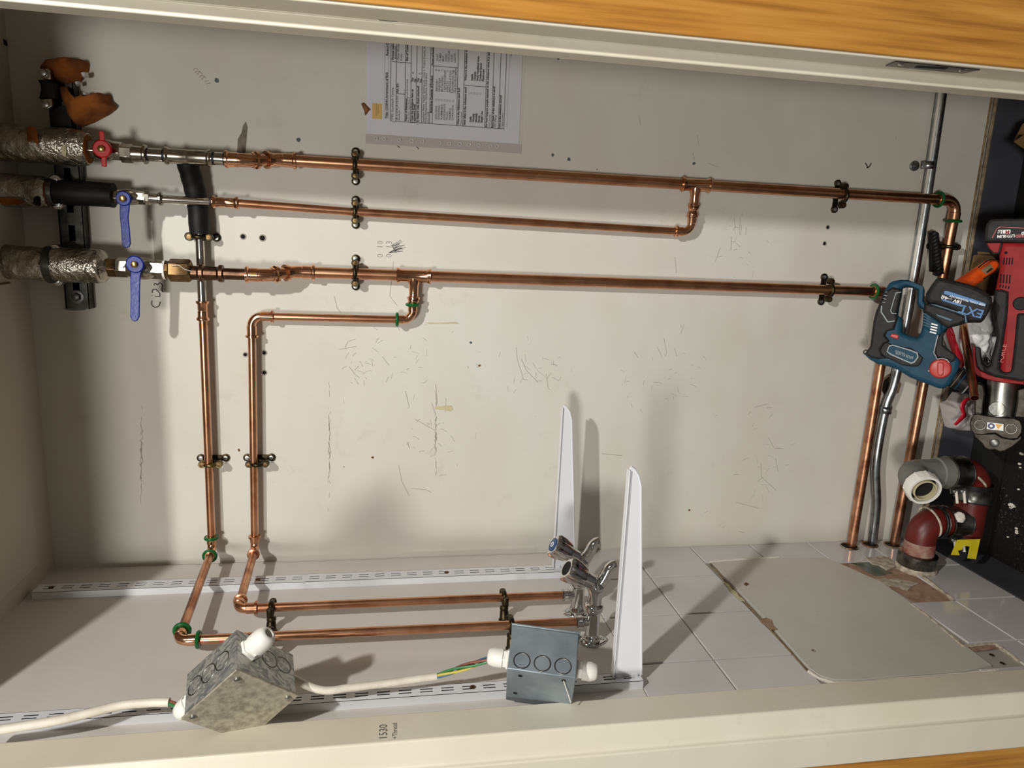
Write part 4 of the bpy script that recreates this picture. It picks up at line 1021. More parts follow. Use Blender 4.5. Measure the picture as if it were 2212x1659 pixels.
b2e1 = V((-0.004265, -0.026911, -0.096217)) * k2; b2e2 = V((0.033588, 0.055987, -0.017148)) * k2 * 1.02; b2e3 = V((-0.0866, 0.04895, -0.00985)) * k2
m1_, m2_, m3_ = b2e1.normalized(), b2e2.normalized(), b2e3.normalized()
bx2 = thing('junction_box', B2 + b2e3, 'plain grey steel box with three knockouts and white glands at both ends', 'junction box', 'steel junction boxes')
MB().hexa(B2, b2e1, b2e2, b2e3).build('case', 'galv_plain', bx2, bevel=.0014)
l2 = MB().hexa(B2 + b2e2 - m1_ * .002 - m3_ * .002, b2e1 + m1_ * .004, m2_ * .003, b2e3 + m3_ * .004).build('lid', 'galv_plain', bx2, bevel=.0008)
for f in (.10, .90): MB().lathe(B2 + b2e2 + m2_ * .003 + b2e1 * f + b2e3 * .10, m2_, [(0, .0048), (.003, .0044), (.004, .003)], 16).build('screw', 'screw_steel', l2)
for f in (.20, .50, .80): knock(B2 + b2e1 * f + b2e2 * .22, -m3_, .0115, bx2)
for a, b in ((.2, .16), (.14, .72), (.83, .12)): MB().lathe(B2 + b2e1 * a + b2e3 * b, -m2_, [(0, .0032), (.0005, .0032)], 14).build('screw_hole', 'dark_void', bx2)
st_p = B2 + b2e1 * .83 + b2e3 * .12
MB().tube([st_p, PY(1233, 1517, (st_p.y + .012))], .0009, 8).build('wire_pin', 'white_plastic', bx2)
gland(B2 + b2e3 * .38 + b2e2 * .5, -m1_, bx2, open_=False); gland(B2 + b2e1 + b2e3 * .42 + b2e2 * .5, m1_, bx2, open_=False)
# cables
g1p = B1 + b1e2 + b1e1 * .155 + b1e3 * .5 + n2 * .021; g2p = B2 + b2e3 * .38 + b2e2 * .5 - m1_ * .021
ca = thing('white_cable', L(60, 1560, .03), 'white cable entering the tilted box from the ceiling end', 'cable', 'white mains cables')
pe = L(366, 1517, .050)
MB().tube(spline([L(u, v, o) for u, v, o in ((-60, 1584, .045), (20, 1573, .045), (120, 1557, .045), (190, 1541, .046), (260, 1524, .048), (320, 1518, .05))] + [pe], 8), .0062, 14).build('sheath', 'cable_white', ca)
for c_, dv in (('wire_brown', (.002, .001, .001)), ('wire_blue', (-.002, -.001, 0)), ('wire_green', (0, -.002, .001))):
    MB().tube(spline([pe + V(dv) * .7, pe.lerp(g1p, .5) + V(dv), g1p], 5), .0021, 8).build('wire', c_, ca)
cb = thing('white_cable', L(800, 1480, .03), 'white cable between the two boxes with coloured wires bared', 'cable', 'white mains cables')
pb = L(943, 1461, .045)
MB().tube(spline([B1 + b1e1 + b1e2 * .25 + b1e3 * .8, L(690, 1490, .05), L(760, 1485, .046), L(850, 1474, .045), L(905, 1466, .045), pb], 8), .0055, 14).build('sheath', 'cable_white', cb)
ax_ = (g2p - pb); fx, fy = MB().frame(ax_)
for q, c_ in enumerate(('wire_blue', 'wire_brown', 'wire_green', 'wire_yellow')):
    path = []
    for i in range(25):
        t_ = i / 24; a = q * math.pi / 2 + t_ * 4.2; rr = .0028 * math.sin(math.pi * (.12 + .76 * t_)) + .0008
        path.append(pb.lerp(g2p, t_) + (fx * math.cos(a) + fy * math.sin(a)) * rr)
    MB().tube(path, .0019, 8).build('wire', c_, cb)

# ================================================================ PAPER NOTICE IN A PLASTIC SLEEVE
pz0, pz1, px0 = CZ + .040, CZ - .257, .187
nt = thing('paper_notice', V((px0 + .1, D, pz1)), 'printed risk assessment sheet in a clear punched sleeve taped to wall', 'notice')
sheet = MB().box(px0, px0 + .21, D - .0022, D - .0016, pz1, pz0).build('sheet', 'paper', nt)
sv = MB().box(px0 - .016, px0 + .214, D - .0040, D - .0036, pz1 - .006, pz0 + .002).build('sleeve', 'sleeve', nt)
MB().box(px0 - .018, px0 - .0005, D - .0014, D - .0004, pz1 - .006, pz0 + .002).build('punched_strip', 'bag_clear', nt)
for k, (zz, ln) in enumerate(((-.018, .004), (-.034, .010), (-.062, .010), (-.086, .008), (-.107, .011), (-.140, .005), (-.159, .006), (-.180, .010), (-.198, .009), (-.217, .011), (-.241, .010), (-.254, .005))):
    MB().ring(V((px0 - .008, D - .0043, pz0 + zz)), YN, .003, .0006, 16, 5).build('punched_hole', 'white_coat', sv)
stk_z = W(815, 255).z
ys = MB().box(W(815, 257).x, W(815, 224).x, D - .0030, D - .0024, W(825, 240).z, W(804, 240).z).build('sticker', 'yellow_paper', nt)
pt = MB(); YT = .0028
def docline(u0, v0, u1, v1, w=.0011):
    a, b = W(u0, v0, YT), W(u1, v1, YT)
    if abs(u1 - u0) > abs(v1 - v0): b.x = a.x
    else: b.z = a.z
    stroke(pt, [a, b], w, YN)
dz = lambda a, b: (780 + a / 6.144, 80 + b / 6.144)
for a, b in (((388, 1112), (1895, 1232)), ): docline(*dz(*a), *dz(*b))
for x_a, y_b, top in ((390, 1110, -200), (462, 1115, -200), (580, 1122, -200), (655, 1130, -200), (728, 1135, -200), (800, 1140, -200), (908, 1148, -200), (943, 1150, -200), (1265, 1180, -200), (1350, 1185, -200), (1640, 1208, -200), (1730, 1215, -200), (1820, 1222, -200), (1893, 1230, -200)):
    docline(*dz(x_a, y_b), *dz(x_a + 30, -200))
for (a, b) in (((462, 750), (582, 760)), ((408, 325), (668, 340)), ((935, 380), (1285, 410)), ((1375, 640), (1655, 665))): docline(*dz(*a), *dz(*b))
for a, b in (((310, 1085), (330, -200)), ((365, 1090), (385, -200)), ((1935, 1215), (1985, -200))): docline(*dz(*a), *dz(*b), .0003)
def dt(s_, a, b, h, bold=0.0):
    u, v = dz(a, b); text_into(pt, s_, h, textM(W(u, v, YT), (1, 0, 0), (0, 0, 1)), bold=bold + .00008)
T1, T2, BO = .0060, .0052, .00028
for s_, a, b, h, bo in (('Title: COSHH Assessment of Risk', 352, 1082, T1, BO), ('Form | COSHH', 362, 250, T1, BO), ('SITE: Southbank Centre', 428, 1100, T1, 0), ('SITE LOCATION:', 490, 1105, T1, 0), ('Plant Room', 516, 1105, .004, 0), ('RA ID:', 496, 740, T1, BO),
        ('Persons exposed', 432, 305, T2, BO), ('Employees', 465, 290, T2, 0), ('Other Workers', 504, 310, T2, 0), ('Public', 545, 315, T2, 0), ('Name of Substance', 608, 1112, T2, BO), ('(Trade and chemical name)', 616, 850, .0036, 0), ('V-Air Solid - Apple Orchard', 640, 1115, .0038, 0), ('Size of Container', 622, 320, T2, BO),
        ('Does the substance have an', 686, 1120, T2, BO), ('exposure limit?', 716, 1122, T2, BO), ('Yes', 694, 595, T2, BO), ('No', 728, 602, T2, BO), ('Is Hazard Data Sheet attached?', 762, 1128, T2, BO), ('Yes', 768, 602, T2, BO), ('No', 804, 608, T2, BO),
        ('Suppliers Name: Vectair Systems Ltd - Unit 3, Trident Centre, Armstrong', 836, 1136, T2, 0), ('Road, Basingstoke, Hampshire, RG24 8NU', 866, 1138, T2, 0), ('Email: info@', 896, 1140, .004, 0), ('Hazardous Contents of Product', 940, 1010, T2, BO), ('Form of Product', 962, 370, T2, BO),
        ('What is the Substance used for?', 1298, 1165, T2, BO), ('Odour control', 1336, 1170, .004, 0), ('How often is the substance used?', 1384, 1172, T2, BO), ('Where is the substance used?', 1398, 580, T2, BO), ('For how long are people exposed to the substance when it is used?', 1672, 1198, T2, BO), ('10-20 seconds', 1712, 1200, .004, 0),
        ('How much of the substance is used?', 1758, 1205, T2, BO), ('100-200mg', 1790, 1206, T2, 0), ('How is the substance stored?', 1848, 1212, T2, BO), ('Original container', 1878, 1214, .004, 0), ('Page', 2000, 260, .004, 0)): dt(s_, a, b, h, bo)
for i, s_ in enumerate(('EXPLOSIVE', 'OXIDISING', 'FLAMMABLE', 'POISONOUS', 'TOXIC', 'HARMFUL', 'CORROSIVE')): dt(s_, 1006 + i * 36.5, 1095 + i * 2, T2)
for i, s_ in enumerate(('IRRITANT', 'SENSITISER', 'MUTAGENIC', 'CARCINOGENIC', 'AFFECTS', 'REPRODUCTION', 'DANGEROUS TO', 'THE ENVIRONMENT')): dt(s_, 1016 + i * 35, 725 + i * 2.5, T2)
for i, s_ in enumerate(('DUST', 'FUMES', 'MIST', 'GASES', 'VAPOUR', 'SOLID', 'LIQUID')): dt(s_, 1024 + i * 38, 320 + i * 3, T2)
for i, s_ in enumerate(('Daily', 'Weekly', 'Monthly', 'Rarely', 'Single Use')): dt(s_, 1462 + i * 37, 1130 + i * 2, T2, BO)
for i, s_ in enumerate(('Inside', 'Outside', 'Well Ventilated Area', 'Confined Space', 'Plantroom')): dt(s_, 1482 + i * 37, 578 + i * 3, T2, BO)
def chk(a, b, s=18):
    q = [dz(a, b), dz(a + s, b + 1), dz(a + s - 1, b + s + 4), dz(a - 1, b + s + 3)]
    for i in range(4): stroke(pt, [W(*q[i], YT), W(*q[(i + 1) % 4], YT)], .0004, YN)
for i in range(7): chk(990 + i * 37, 822 + i * 3)
for i in range(5): chk(988 + i * 38, 425 + i * 4)
chk(1218, 440); chk(682, 462); chk(784, 472)
for i in range(4): chk(1455 + i * 39, 732 + i * 3)
for a, b in ((995, 432), (1033, 436), (1224, 446), (690, 470), (770, 480), (1436, 742)): stroke(pt, [W(*dz(a - 8, b + 10), YT), W(*dz(a, b), YT), W(*dz(a + 8, b + 18), YT)], .0007, YN)
pt.build('printed_form', 'ink', sheet, kind='stuff', label='black printed form lines and text')
yt = MB(); text_into(yt, 'NOT CLASSED AS', .0028, textM(W(814, 250, .0034), (1, 0, 0), (0, 0, 1))); text_into(yt, 'HAZARDOUS', .0028, textM(W(818, 247, .0034), (1, 0, 0), (0, 0, 1))); yt.build('sticker_print', 'ink', ys)
pillow([(780, 224), (786, 221), (794, 229), (803, 237), (797, 241), (793, 248), (788, 249), (787, 240)], D - .001, .006, 'adhesive', 'glue_lump', nt, amp=.002, fq=120, n=24, rings=4, back=.0009)

# ================================================================ CAST-IRON WASTE BY THE FLOOR
ws_ = thing('waste_pipe', L(1985, 1232), 'red cast iron waste pipe with clamped joints, rising from the tiled wall', 'pipe')
yW = 1.312; RW = .0315
q = lambda u, v, y=yW: PY(u, v, y)
P0 = V((XL, yW, q(1980, 1215).z)); Bd1 = V((q(1985, 1128).x, yW, P0.z)); T1_ = V((Bd1.x, yW, q(2090, 1130).z)); Bd2 = V((q(2100, 1020).x, yW, T1_.z)); G0 = V((Bd2.x, yW, q(1966, 1020).z))
MB().lathe(P0, (1, 0, 0), [(-.004, .042), (.004, .043), (.008, .040), (.034, .039), (.036, .034)], 32).build('wall_collar', 'mortar', ws_)
MB().lathe(P0 + V((.010, 0, 0)), (1, 0, 0), [(0, .0402), (.004, .0408), (.026, .0405), (.028, .036)], 32).build('collar_band', 'band_steel', ws_)
MB().tube(fillet([P0 + V((.03, 0, 0)), Bd1, Bd1 + DN * .040], .034, 14), RW, 30).build('red_bend', 'cast_red', ws_)
MB().lathe(P0 + V((.036, 0, 0)), (1, 0, 0), [(0, RW + .0004), (.018, RW + .0005), (.03, RW)], 30, caps=False).build('dust_ring', 'red_dusty', ws_)
MB().tube([Bd1 + DN * .03, T1_ + DN * .004], RW, 30).build('red_pipe', 'cast_red', ws_)
MB().tube([T1_ + V((-.036, 0, 0)), Bd2 + V((-.03, 0, 0))], RW + .001, 30).build('red_pipe', 'cast_red', ws_)
MB().tube(fillet([Bd2 + V((-.045, 0, 0)), Bd2, Bd2 + UP * .042], .034, 14), RW, 30).build('red_bend', 'cast_red', ws_)
def band(a, b, r, name='clamp_band', bolts=True, side=V((-1, -.35, 0))):
    d = (b - a).normalized(); l = (b - a).length
    o = MB().lathe(a, d, [(0, r), (0, r + .0026), (.002, r + .0036), (.004, r + .0022), (l - .004, r + .0022), (l - .002, r + .0036), (l, r + .0026), (l, r)], 36, caps=False).build(name, 'band_steel', ws_)
    if bolts:
        s = side.normalized()
        s = (s - d * s.dot(d)).normalized()
        pr = s.cross(d).normalized(); pr = pr if pr.y < 0 else -pr
        MB().hexa(a + s * (r + .001) + pr * .006, d * l, s * .012, pr * .003).build('flange', 'band_steel', o)
        for f in (.28, .72):
            p = a + d * l * f + s * (r + .008) + pr * .012
            MB().lathe(p, -pr, [(0, .0048), (.005, .0048)], 6).build('nut', 'screw_steel', o); MB().tube([p - pr * .002, p - pr * .002 + s * .0 - pr * .0 + s * .026], .0028, 8).build('bolt', 'filler', o)
    return o
rm_ = MB()
band(Bd1 + DN * .030, Bd1 + DN * .040, RW + .002, 'rubber_joint', False)
MB().lathe(Bd1 + DN * .028, DN, [(0, RW + .0045), (.010, RW + .0045)], 34, caps=False).build('rubber_seal', 'black_rubber', ws_)
MB().ring(Bd1 + DN * .016, V((.3, 0, -1)), RW + .0024, .0024, 34, 8).build('seal_edge', 'mortar', ws_)
band(Bd1 + DN * .052, T1_ + UP * .012, RW + .001)
band(T1_ + V((.050, 0, 0)), T1_ + V((.085, 0, 0)), RW + .001, bolts=False)
MB().lathe(Bd2 + V((-.036, 0, 0)), (1, 0, 0), [(0, RW + .005), (.012, RW + .005)], 34, caps=False).build('rubber_seal', 'black_rubber', ws_)
MB().ring(Bd2 + V((-.012, 0, .012)), V((1, 0, -.9)), RW + .0026, .0026, 36, 8).build('seal_edge', 'mortar', ws_)
band(Bd2 + UP * .034, Bd2 + UP * .078, RW + .0015)
pillow([(2064, 1112), (2074, 1106), (2084, 1110), (2086, 1120), (2080, 1130), (2070, 1128)], yW - RW - .003, .002, 'filler', 'plaster_splash', ws_, amp=.0008, fq=150, n=24, rings=4)
# grey plastic bend, white nut and its open end
gw = thing('grey_waste_bend', G0, 'grey plastic bend with white ring nut and open end facing the room', 'pipe fitting')
g_in = Bd2 + UP * .076
nd = (PY(2002, 1064, yW - .070) - V((G0.x, yW, G0.z))).normalized()
MB().lathe(g_in + DN * .004, UP, [(0, .0335), (.030, .0335), (.032, .030), (.07, .030)], 32).build('socket', 'grey_plastic', gw)
MB().tube(fillet([g_in + UP * .012, G0, G0 + nd * .052], .026, 14), .0300, 32).build('bend', 'grey_plastic', gw)
nc = G0 + nd * .044
wn = MB(); n_ = 60; x, yv = wn.frame(nd); vs_ = []
for tt, rr in ((0, .031), (.0, .0345), (.020, .0345), (.024, .0330), (.024, .0285), (.010, .0280)):
    for k in range(n_):
        a = 2 * math.pi * k / n_; r = rr + (.0014 if (k % 6 == 0 and rr > .034) else 0); vs_.append(nc + nd * tt + (x * math.cos(a) + yv * math.sin(a)) * r)
wn.add(vs_, [(i * n_ + k, i * n_ + (k + 1) % n_, (i + 1) * n_ + (k + 1) % n_, (i + 1) * n_ + k) for i in range(5) for k in range(n_)])
wn.build('ring_nut', 'white_plastic', gw)
MB().lathe(nc + nd * .004, nd, [(0, .0278), (.004, .0278), (.0042, .0235), (.020, .0235), (.020, .0210), (-.02, .0205)], 30, caps=False).build('inner_pipe', 'stain_yellow', gw)
MB().lathe(nc + nd * .012, nd, [(0, .0209), (.0005, .0209)], 26).build('bore', 'dark_void', gw)
MB().lathe(nc + nd * .008, nd, [(0, .0284), (.0003, .0284), (.0003, .0236), (0, .0236)], 30, caps=False).build('dark_seal', 'dark_void', gw)

# yellow tape scrap in the corner
slab('tape_scrap', zc([(1415, 1030), (1690, 1020), (1640, 1262), (1535, 1250), (1565, 1110), (1490, 1100), (1470, 1150), (1425, 1160), (1445, 1215), (1340, 1210)], 1812, 980, 5.53), 1.268, .0008, 'yellow_tape', None, 0.0002, label='torn yellow tape scrap below the red waste pipe', cat='tape')

# ================================================================ TOOLS ON THE FLOOR
# ---- teal drill
YD = 1.295; set_plane(2000, 740, YD)
Z14 = lambda pts: zc(pts, 1812, 600, 5.53)
dr = thing('cordless_drill', PT(2010, 880, YD + .03), 'teal and black cordless drill leaning against pipes, red dial on side', 'drill')
body = [(545, 150), (600, 60), (650, 35), (740, 18), (820, 20), (900, 50), (990, 85), (1015, 105), (1026, 150), (1012, 270), (1050, 315), (1300, 390), (1500, 450), (1525, 540), (1450, 565), (1310, 600), (1265, 640), (1245, 720), (1242, 810), (1300, 860), (1390, 915), (1440, 980), (1450, 1030), (1430, 1100), (1390, 1190), (1320, 1290), (1250, 1328), (1190, 1322), (1000, 1252), (850, 1192), (780, 1150), (700, 1098), (600, 1062), (460, 1030), (370, 980), (300, 915), (340, 870), (372, 820), (385, 700), (410, 520), (440, 400), (490, 280)]
hole = [(760, 115), (800, 100), (870, 105), (945, 140), (935, 300), (960, 345), (1002, 372), (1012, 420), (1003, 560), (985, 640), (960, 690), (925, 712), (860, 695), (780, 665), (752, 640), (768, 500), (700, 440), (722, 320), (748, 200)]
tslab('body', [Z14(body), Z14(hole)], YD, .052, 'teal_plastic', dr, .009, ang=50)
tslab('rear_grip', [Z14([(560, 160), (640, 110), (740, 130), (745, 190), (718, 320), (690, 440), (705, 480), (690, 540), (660, 620), (580, 640), (555, 690), (610, 760), (540, 790), (500, 850), (520, 920), (580, 960), (470, 975), (380, 955), (310, 905), (372, 820), (388, 700), (412, 520), (445, 400), (495, 280)])], YD - .005, .060, 'black_plastic', dr, .005, ang=50)
tslab('nose_grip', [Z14([(1255, 640), (1300, 610), (1250, 700), (1245, 800), (1300, 850), (1395, 915), (1400, 960), (1370, 1000), (1330, 1015), (1290, 975), (1230, 960), (1175, 965), (1140, 890), (1165, 740), (1190, 690)])], YD - .004, .058, 'black_plastic', dr, .004, ang=50)
tslab('motor_panel', [Z14([(540, 785), (580, 770), (640, 800), (780, 830), (860, 840), (940, 890), (1005, 955), (985, 1010), (945, 1055), (880, 1060), (740, 1040), (640, 985), (560, 955), (500, 900), (495, 855)])], YD - .006, .01, 'black_plastic', dr, .002)
tslab('name_plate', [Z14([(600, 815), (640, 805), (860, 870), (935, 900), (945, 950), (900, 1010), (860, 1020), (620, 915), (575, 880)])], YD - .0075, .004, 'teal_plastic', dr, .001)
tslab('trim_line', [Z14([(598, 808), (642, 797), (864, 862), (942, 894), (953, 950), (905, 1018), (860, 1028), (616, 922), (568, 882)]), Z14([(606, 822), (644, 812), (858, 876), (928, 905), (936, 948), (896, 1002), (860, 1011), (626, 908), (583, 878)])], YD - .0082, .003, 'line_grey', dr, .0004)
tslab('trim_line', [Z14([(505, 330), (520, 340), (512, 405), (588, 520), (668, 510), (668, 522), (580, 534), (498, 410)])], YD - .0058, .003, 'line_grey', dr, .0003)
tslab('trim_line', [Z14([(680, 175), (745, 165), (745, 175), (688, 185), (662, 260), (625, 395), (640, 420), (690, 422), (690, 432), (632, 430), (613, 395), (652, 260)])], YD - .0058, .003, 'line_grey', dr, .0003)
tslab('trim_line', [Z14([(1180, 680), (1190, 690), (1140, 890), (1178, 968), (1230, 955), (1295, 975), (1328, 1012), (1320, 1020), (1285, 985), (1230, 967), (1172, 980), (1128, 892), (1160, 745)])], YD - .0048, .003, 'line_grey', dr, .0003)
for px_ in ([(560, 165), (582, 170), (575, 176), (556, 172)], [(548, 205), (576, 212), (570, 219), (542, 212)], [(534, 245), (566, 253), (560, 260), (528, 252)], [(520, 285), (556, 294), (550, 301), (514, 292)]):
    tslab('grip_rib', [Z14(px_)], YD - .0062, .003, 'line_grey', dr, .0003)
tslab('trigger', [Z14([(725, 488), (768, 495), (772, 520), (752, 600), (738, 630), (758, 655), (740, 660), (690, 640), (672, 610), (680, 570), (700, 520)])], YD + .006, .030, 'red_knob', dr, .004)
tslab('direction_button', [Z14([(630, 668), (700, 678), (720, 695), (710, 725), (690, 732), (615, 705), (612, 690)])], YD - .004, .01, 'red_knob', dr, .002)
dc = PT(*Z14([(1212, 1085)])[0], YD)
MB().lathe(dc, TILT['n'], [(-.004, .0198), (.004, .0198), (.007, .0180), (.0078, .016)], 36).build('gear_dial', 'red_knob', dr)
tslab('dial_bar', [Z14([(1185, 1010), (1240, 1010), (1255, 1040), (1250, 1150), (1225, 1172), (1190, 1165), (1178, 1140), (1175, 1040)])], YD - .0125, .008, 'red_knob', dr, .002)
tslab('dial_arrow', [Z14([(1205, 1112), (1250, 1116), (1225, 1155)])], YD - .0132, .001, 'red_pale', dr, .0002)
for px_ in ([(1080, 1075), (1105, 1080), (1100, 1092)], [(1060, 1110), (1095, 1100), (1075, 1125)], [(1310, 1075), (1335, 1095), (1315, 1090)], [(1300, 1115), (1340, 1125), (1335, 1132), (1302, 1124)], [(1265, 1160), (1310, 1180), (1275, 1175)], [(1150, 1160), (1170, 1190), (1160, 1195)]):
    tslab('dial_mark', [Z14(px_)], YD - .0008, .001, 'line_grey', dr, .0002)
tslab('rib_collar', [Z14([(1015, 400), (1040, 395), (1240, 540), (1245, 600), (1225, 680), (1190, 690), (1120, 680), (1085, 650), (1005, 590)])], YD - .003, .056, 'teal_plastic', dr, .006, ang=50)
for i in range(4):
    tslab('vent', [Z14([(1108 - i * 6, 540 + i * 32), (1185 - i * 6, 562 + i * 32), (1180 - i * 6, 578 + i * 32), (1100 - i * 6, 556 + i * 32)])], YD - .0042, .002, 'sticker_white', dr, .0003)
for i in range(5):
    tslab('rib', [Z14([(1012, 420 + i * 34), (1100, 470 + i * 30), (1098, 478 + i * 30), (1010, 430 + i * 34)])], YD - .0042, .004, 'teal_light', dr, .0004)
tslab('battery_foot', [Z14([(1020, 320), (1060, 305), (1160, 320), (1400, 400), (1490, 440), (1535, 470), (1530, 520), (1440, 560), (1300, 600), (1230, 560), (1120, 470), (1015, 410)])], YD - .009, .070, 'black_plastic', dr, .006, ang=50)
tslab('foot_stripe', [Z14([(1075, 308), (1170, 322), (1420, 402), (1520, 440), (1535, 530), (1510, 540), (1500, 455), (1400, 415), (1160, 338)])], YD - .0105, .004, 'teal_light', dr, .0006)
tslab('foot_stripe', [Z14([(1155, 430), (1345, 492), (1362, 500), (1330, 517), (1180, 460)])], YD - .0105, .004, 'teal_light', dr, .0006)
# battery
bt = tslab('battery', [Z14([(1040, 190), (1100, 90), (1160, 10), (1210, -5), (1290, 10), (1440, 45), (1560, 75), (1700, 130), (1800, 195), (1838, 240), (1835, 300), (1800, 400), (1740, 500), (1710, 530), (1540, 530), (1500, 455), (1400, 405), (1160, 320), (1075, 300), (1040, 250)])], YD - .011, .074, 'black_plastic', dr, .009, ang=50)
tslab('battery_rim', [Z14([(1190, 240), (1240, 110), (1290, 80), (1420, 100), (1770, 240), (1800, 290), (1760, 440), (1700, 460), (1560, 430), (1200, 280)]), Z14([(1204, 240), (1248, 120), (1292, 92), (1416, 112), (1758, 250), (1786, 292), (1750, 428), (1698, 447), (1562, 418), (1214, 272)])], YD - .0118, .003, 'dark_plastic', bt, .0006)
tslab('blue_band', [Z14([(1262, 158), (1300, 158), (1740, 300), (1757, 316), (1745, 345), (1480, 262), (1252, 192)])], YD - .0118, .002, 'blue_label', bt, .0002)
tslab('blue_band', [Z14([(1222, 252), (1290, 268), (1460, 318), (1520, 336), (1528, 348), (1450, 342), (1240, 274)])], YD - .0118, .002, 'blue_label', bt, .0002)
tb = MB(); ang_ = math.radians(197.5)
def dtext(mb, s_, u, v, size, a=17.2, y=YD - .0122, bold=0.0):
    # text that reads upside down in the picture, tilted with the battery
    d = math.radians(180 + a); ex, ey = TILT['ex'], TILT['ey']; rt = ex * math.cos(d) - ey * math.sin(d); up_ = ey * math.cos(d) + ex * math.sin(d)
    text_into(mb, s_, size, textM(PT(u, v, y), rt, up_), bold=bold)
p_ = Z14([(1745, 395), (1478, 278), (1355, 250), (1305, 230), (1262, 212), (1752, 318)])
dtext(tb, 'EXT', *p_[0], .0235, bold=.0004); tb.build('battery_letters', 'blue_label', bt)
tb = MB(); dtext(tb, '18V', *p_[1], .0095, bold=.0003); dtext(tb, 'LI-ION', *p_[2], .0050); dtext(tb, '4.0', *p_[3], .0092, bold=.0003); dtext(tb, 'Ah', *p_[4], .0042); dtext(tb, 'KEEP COOL TECHNOLOGY', *p_[5], .0052, bold=.0001, y=YD - .0124); tb.build('battery_print', 'sticker_white', bt, kind='stuff')
tb = MB(); q1_ = Z14([(895, 945), (790, 898)]); dtext(tb, 'ERBAUER', *q1_[0], .0085, y=YD - .0080, a=18); dtext(tb, 'BRUSHLESS', *q1_[1], .0038, y=YD - .0080, a=18); tb.build('plate_print', 'line_grey', dr, kind='stuff')
# chuck
ck0, ck1 = PT(*Z14([(1385, 1195)])[0], YD + .026), PT(*Z14([(1560, 1290)])[0], YD + .026)
MB().lathe(ck0, ck1 - ck0, [(-.006, .0215), (.002, .0215), (.004, .0195), (.008, .0200), (.009, .0190), (.026, .0185), (.028, .0192), (.032, .0186), (.040, .013)], 32).build('chuck', 'black_rubber', dr)
for t_ in (.003, .012, .028): MB().ring(ck0 + (ck1 - ck0).normalized() * t_, ck1 - ck0, .0196, .0012, 32, 6).build('chuck_ring', ('bead_tan', 'teal_plastic', 'line_grey')[int(t_ * 100) % 3], dr)
MB().ring(PT(*Z14([(322, 888)])[0], YD + .012), TILT['n'], .0042, .0015, 18, 8).build('lanyard_ring', 'steel_dark', dr)

# ---- red press tool
YP = 1.262; set_plane(2175, 720, YP)
c3 = lambda pts: zc(pts, 2052, 460, 13.825)
c4 = lambda pts: zc(pts, 2012, 560, 11.06)
c5 = lambda pts: zc(pts, 2012, 690, 11.06)
c6 = lambda pts: zc(pts, 2012, 820, 11.06)
EX = 2440
prs = thing('press_tool', V((PT(2212, 760, YP).x, 1.2, 0)), 'red and black battery press tool lying along the back wall', 'press tool')
bt2 = tslab('battery', [[(2127, 522), (2128, 497), (2131, 483), (2139, 474), (2153, 471.5), (2212, 471), (2330, 472), (2330, 526), (2212, 524)]], YP - .004, .078, 'dark_plastic', prs, .006, ang=50)
tslab('label_panel', [[(2140, 514.5), (2154, 491), (2161, 487.5), (2212, 490), (2300, 494), (2300, 516)]], YP - .0055, .004, 'black_plastic', bt2, .0004)
tslab('label_edge', [[(2142, 514), (2152.5, 494), (2160, 489.5), (2212, 492.3), (2300, 496), (2300, 497), (2212, 493.6), (2160.3, 491), (2153.5, 495), (2144, 514)]], YP - .0062, .002, 'red_pale', bt2, .0001)
tslab('badge', [[(2156, 496.5), (2183, 496), (2182.5, 504.5), (2155, 504.5)]], YP - .0062, .002, 'sticker_white', bt2, .0003)
def utext(mb, s_, u, v, size, bold=0.0, y=YP - .0066): text_into(mb, s_, size, textM(PT(u, v, y), -TILT['ex'], -TILT['ey']), bold=bold)
tb = MB(); utext(tb, '18', 2168.5, 497.8, .0092, .0003, YP - .0068); tb.build('badge_number', 'ink', bt2)
tb = MB(); utext(tb, 'M', 2181, 497.8, .0092, .0003, YP - .0068); tb.build('badge_letter', 'red_plastic', bt2)
tb = MB(); utext(tb, 'LITHIUM', 2192.5, 506.5, .0078, .0003); utext(tb, '5.0', 2222, 500, .0095, .0003); tb.build('battery_print', 'sticker_white', bt2, kind='stuff')
tb = MB(); utext(tb, 'RED', 2212, 506.7, .0078, .0003); tb.build('battery_word', 'red_pale', bt2, kind='stuff')
tslab('housing', [[(2163, 523), (2212, 523), (2330, 523), (EX, 560), (EX, 830), (2212, 829), (2166, 824), (2160, 800), (2165, 690), (2150, 655), (2150, 625), (2156, 598), (2160, 575), (2158, 548)]], YP, .082, 'red_plastic', prs, .010, ang=50)
tslab('foot_frame', [[(2127, 523), (2168, 523), (2160, 549), (2145, 550), (2133, 536)]], YP + .002, .066, 'black_plastic', prs, .003)
tslab('foot_panel', [[(2132, 525), (2162, 524.5), (2156, 545.5), (2147, 546), (2138, 537)]], YP - .001, .02, 'red_plastic', prs, .0012)
MB().lathe(PT(2173, 546, YP), TILT['n'], [(-.001, .003), (.0006, .003)], 14).build('bolt_hole', 'dark_void', prs)
for i in range(4):
    for a_, b_, l_ in ((2168 + i * 6, 556.5, 15), (2161 + i * 6.6, 592 + i * .6, 19), (2160 + i * 6.2, 614.5 + i * 1.2, 6)):
        tslab('vent_slot', [[(a_, b_), (a_ + 2.6, b_), (a_ + 1.0, b_ + l_), (a_ - 1.6, b_ + l_)]], YP - .0008, .002, 'dark_void', prs, .0003)
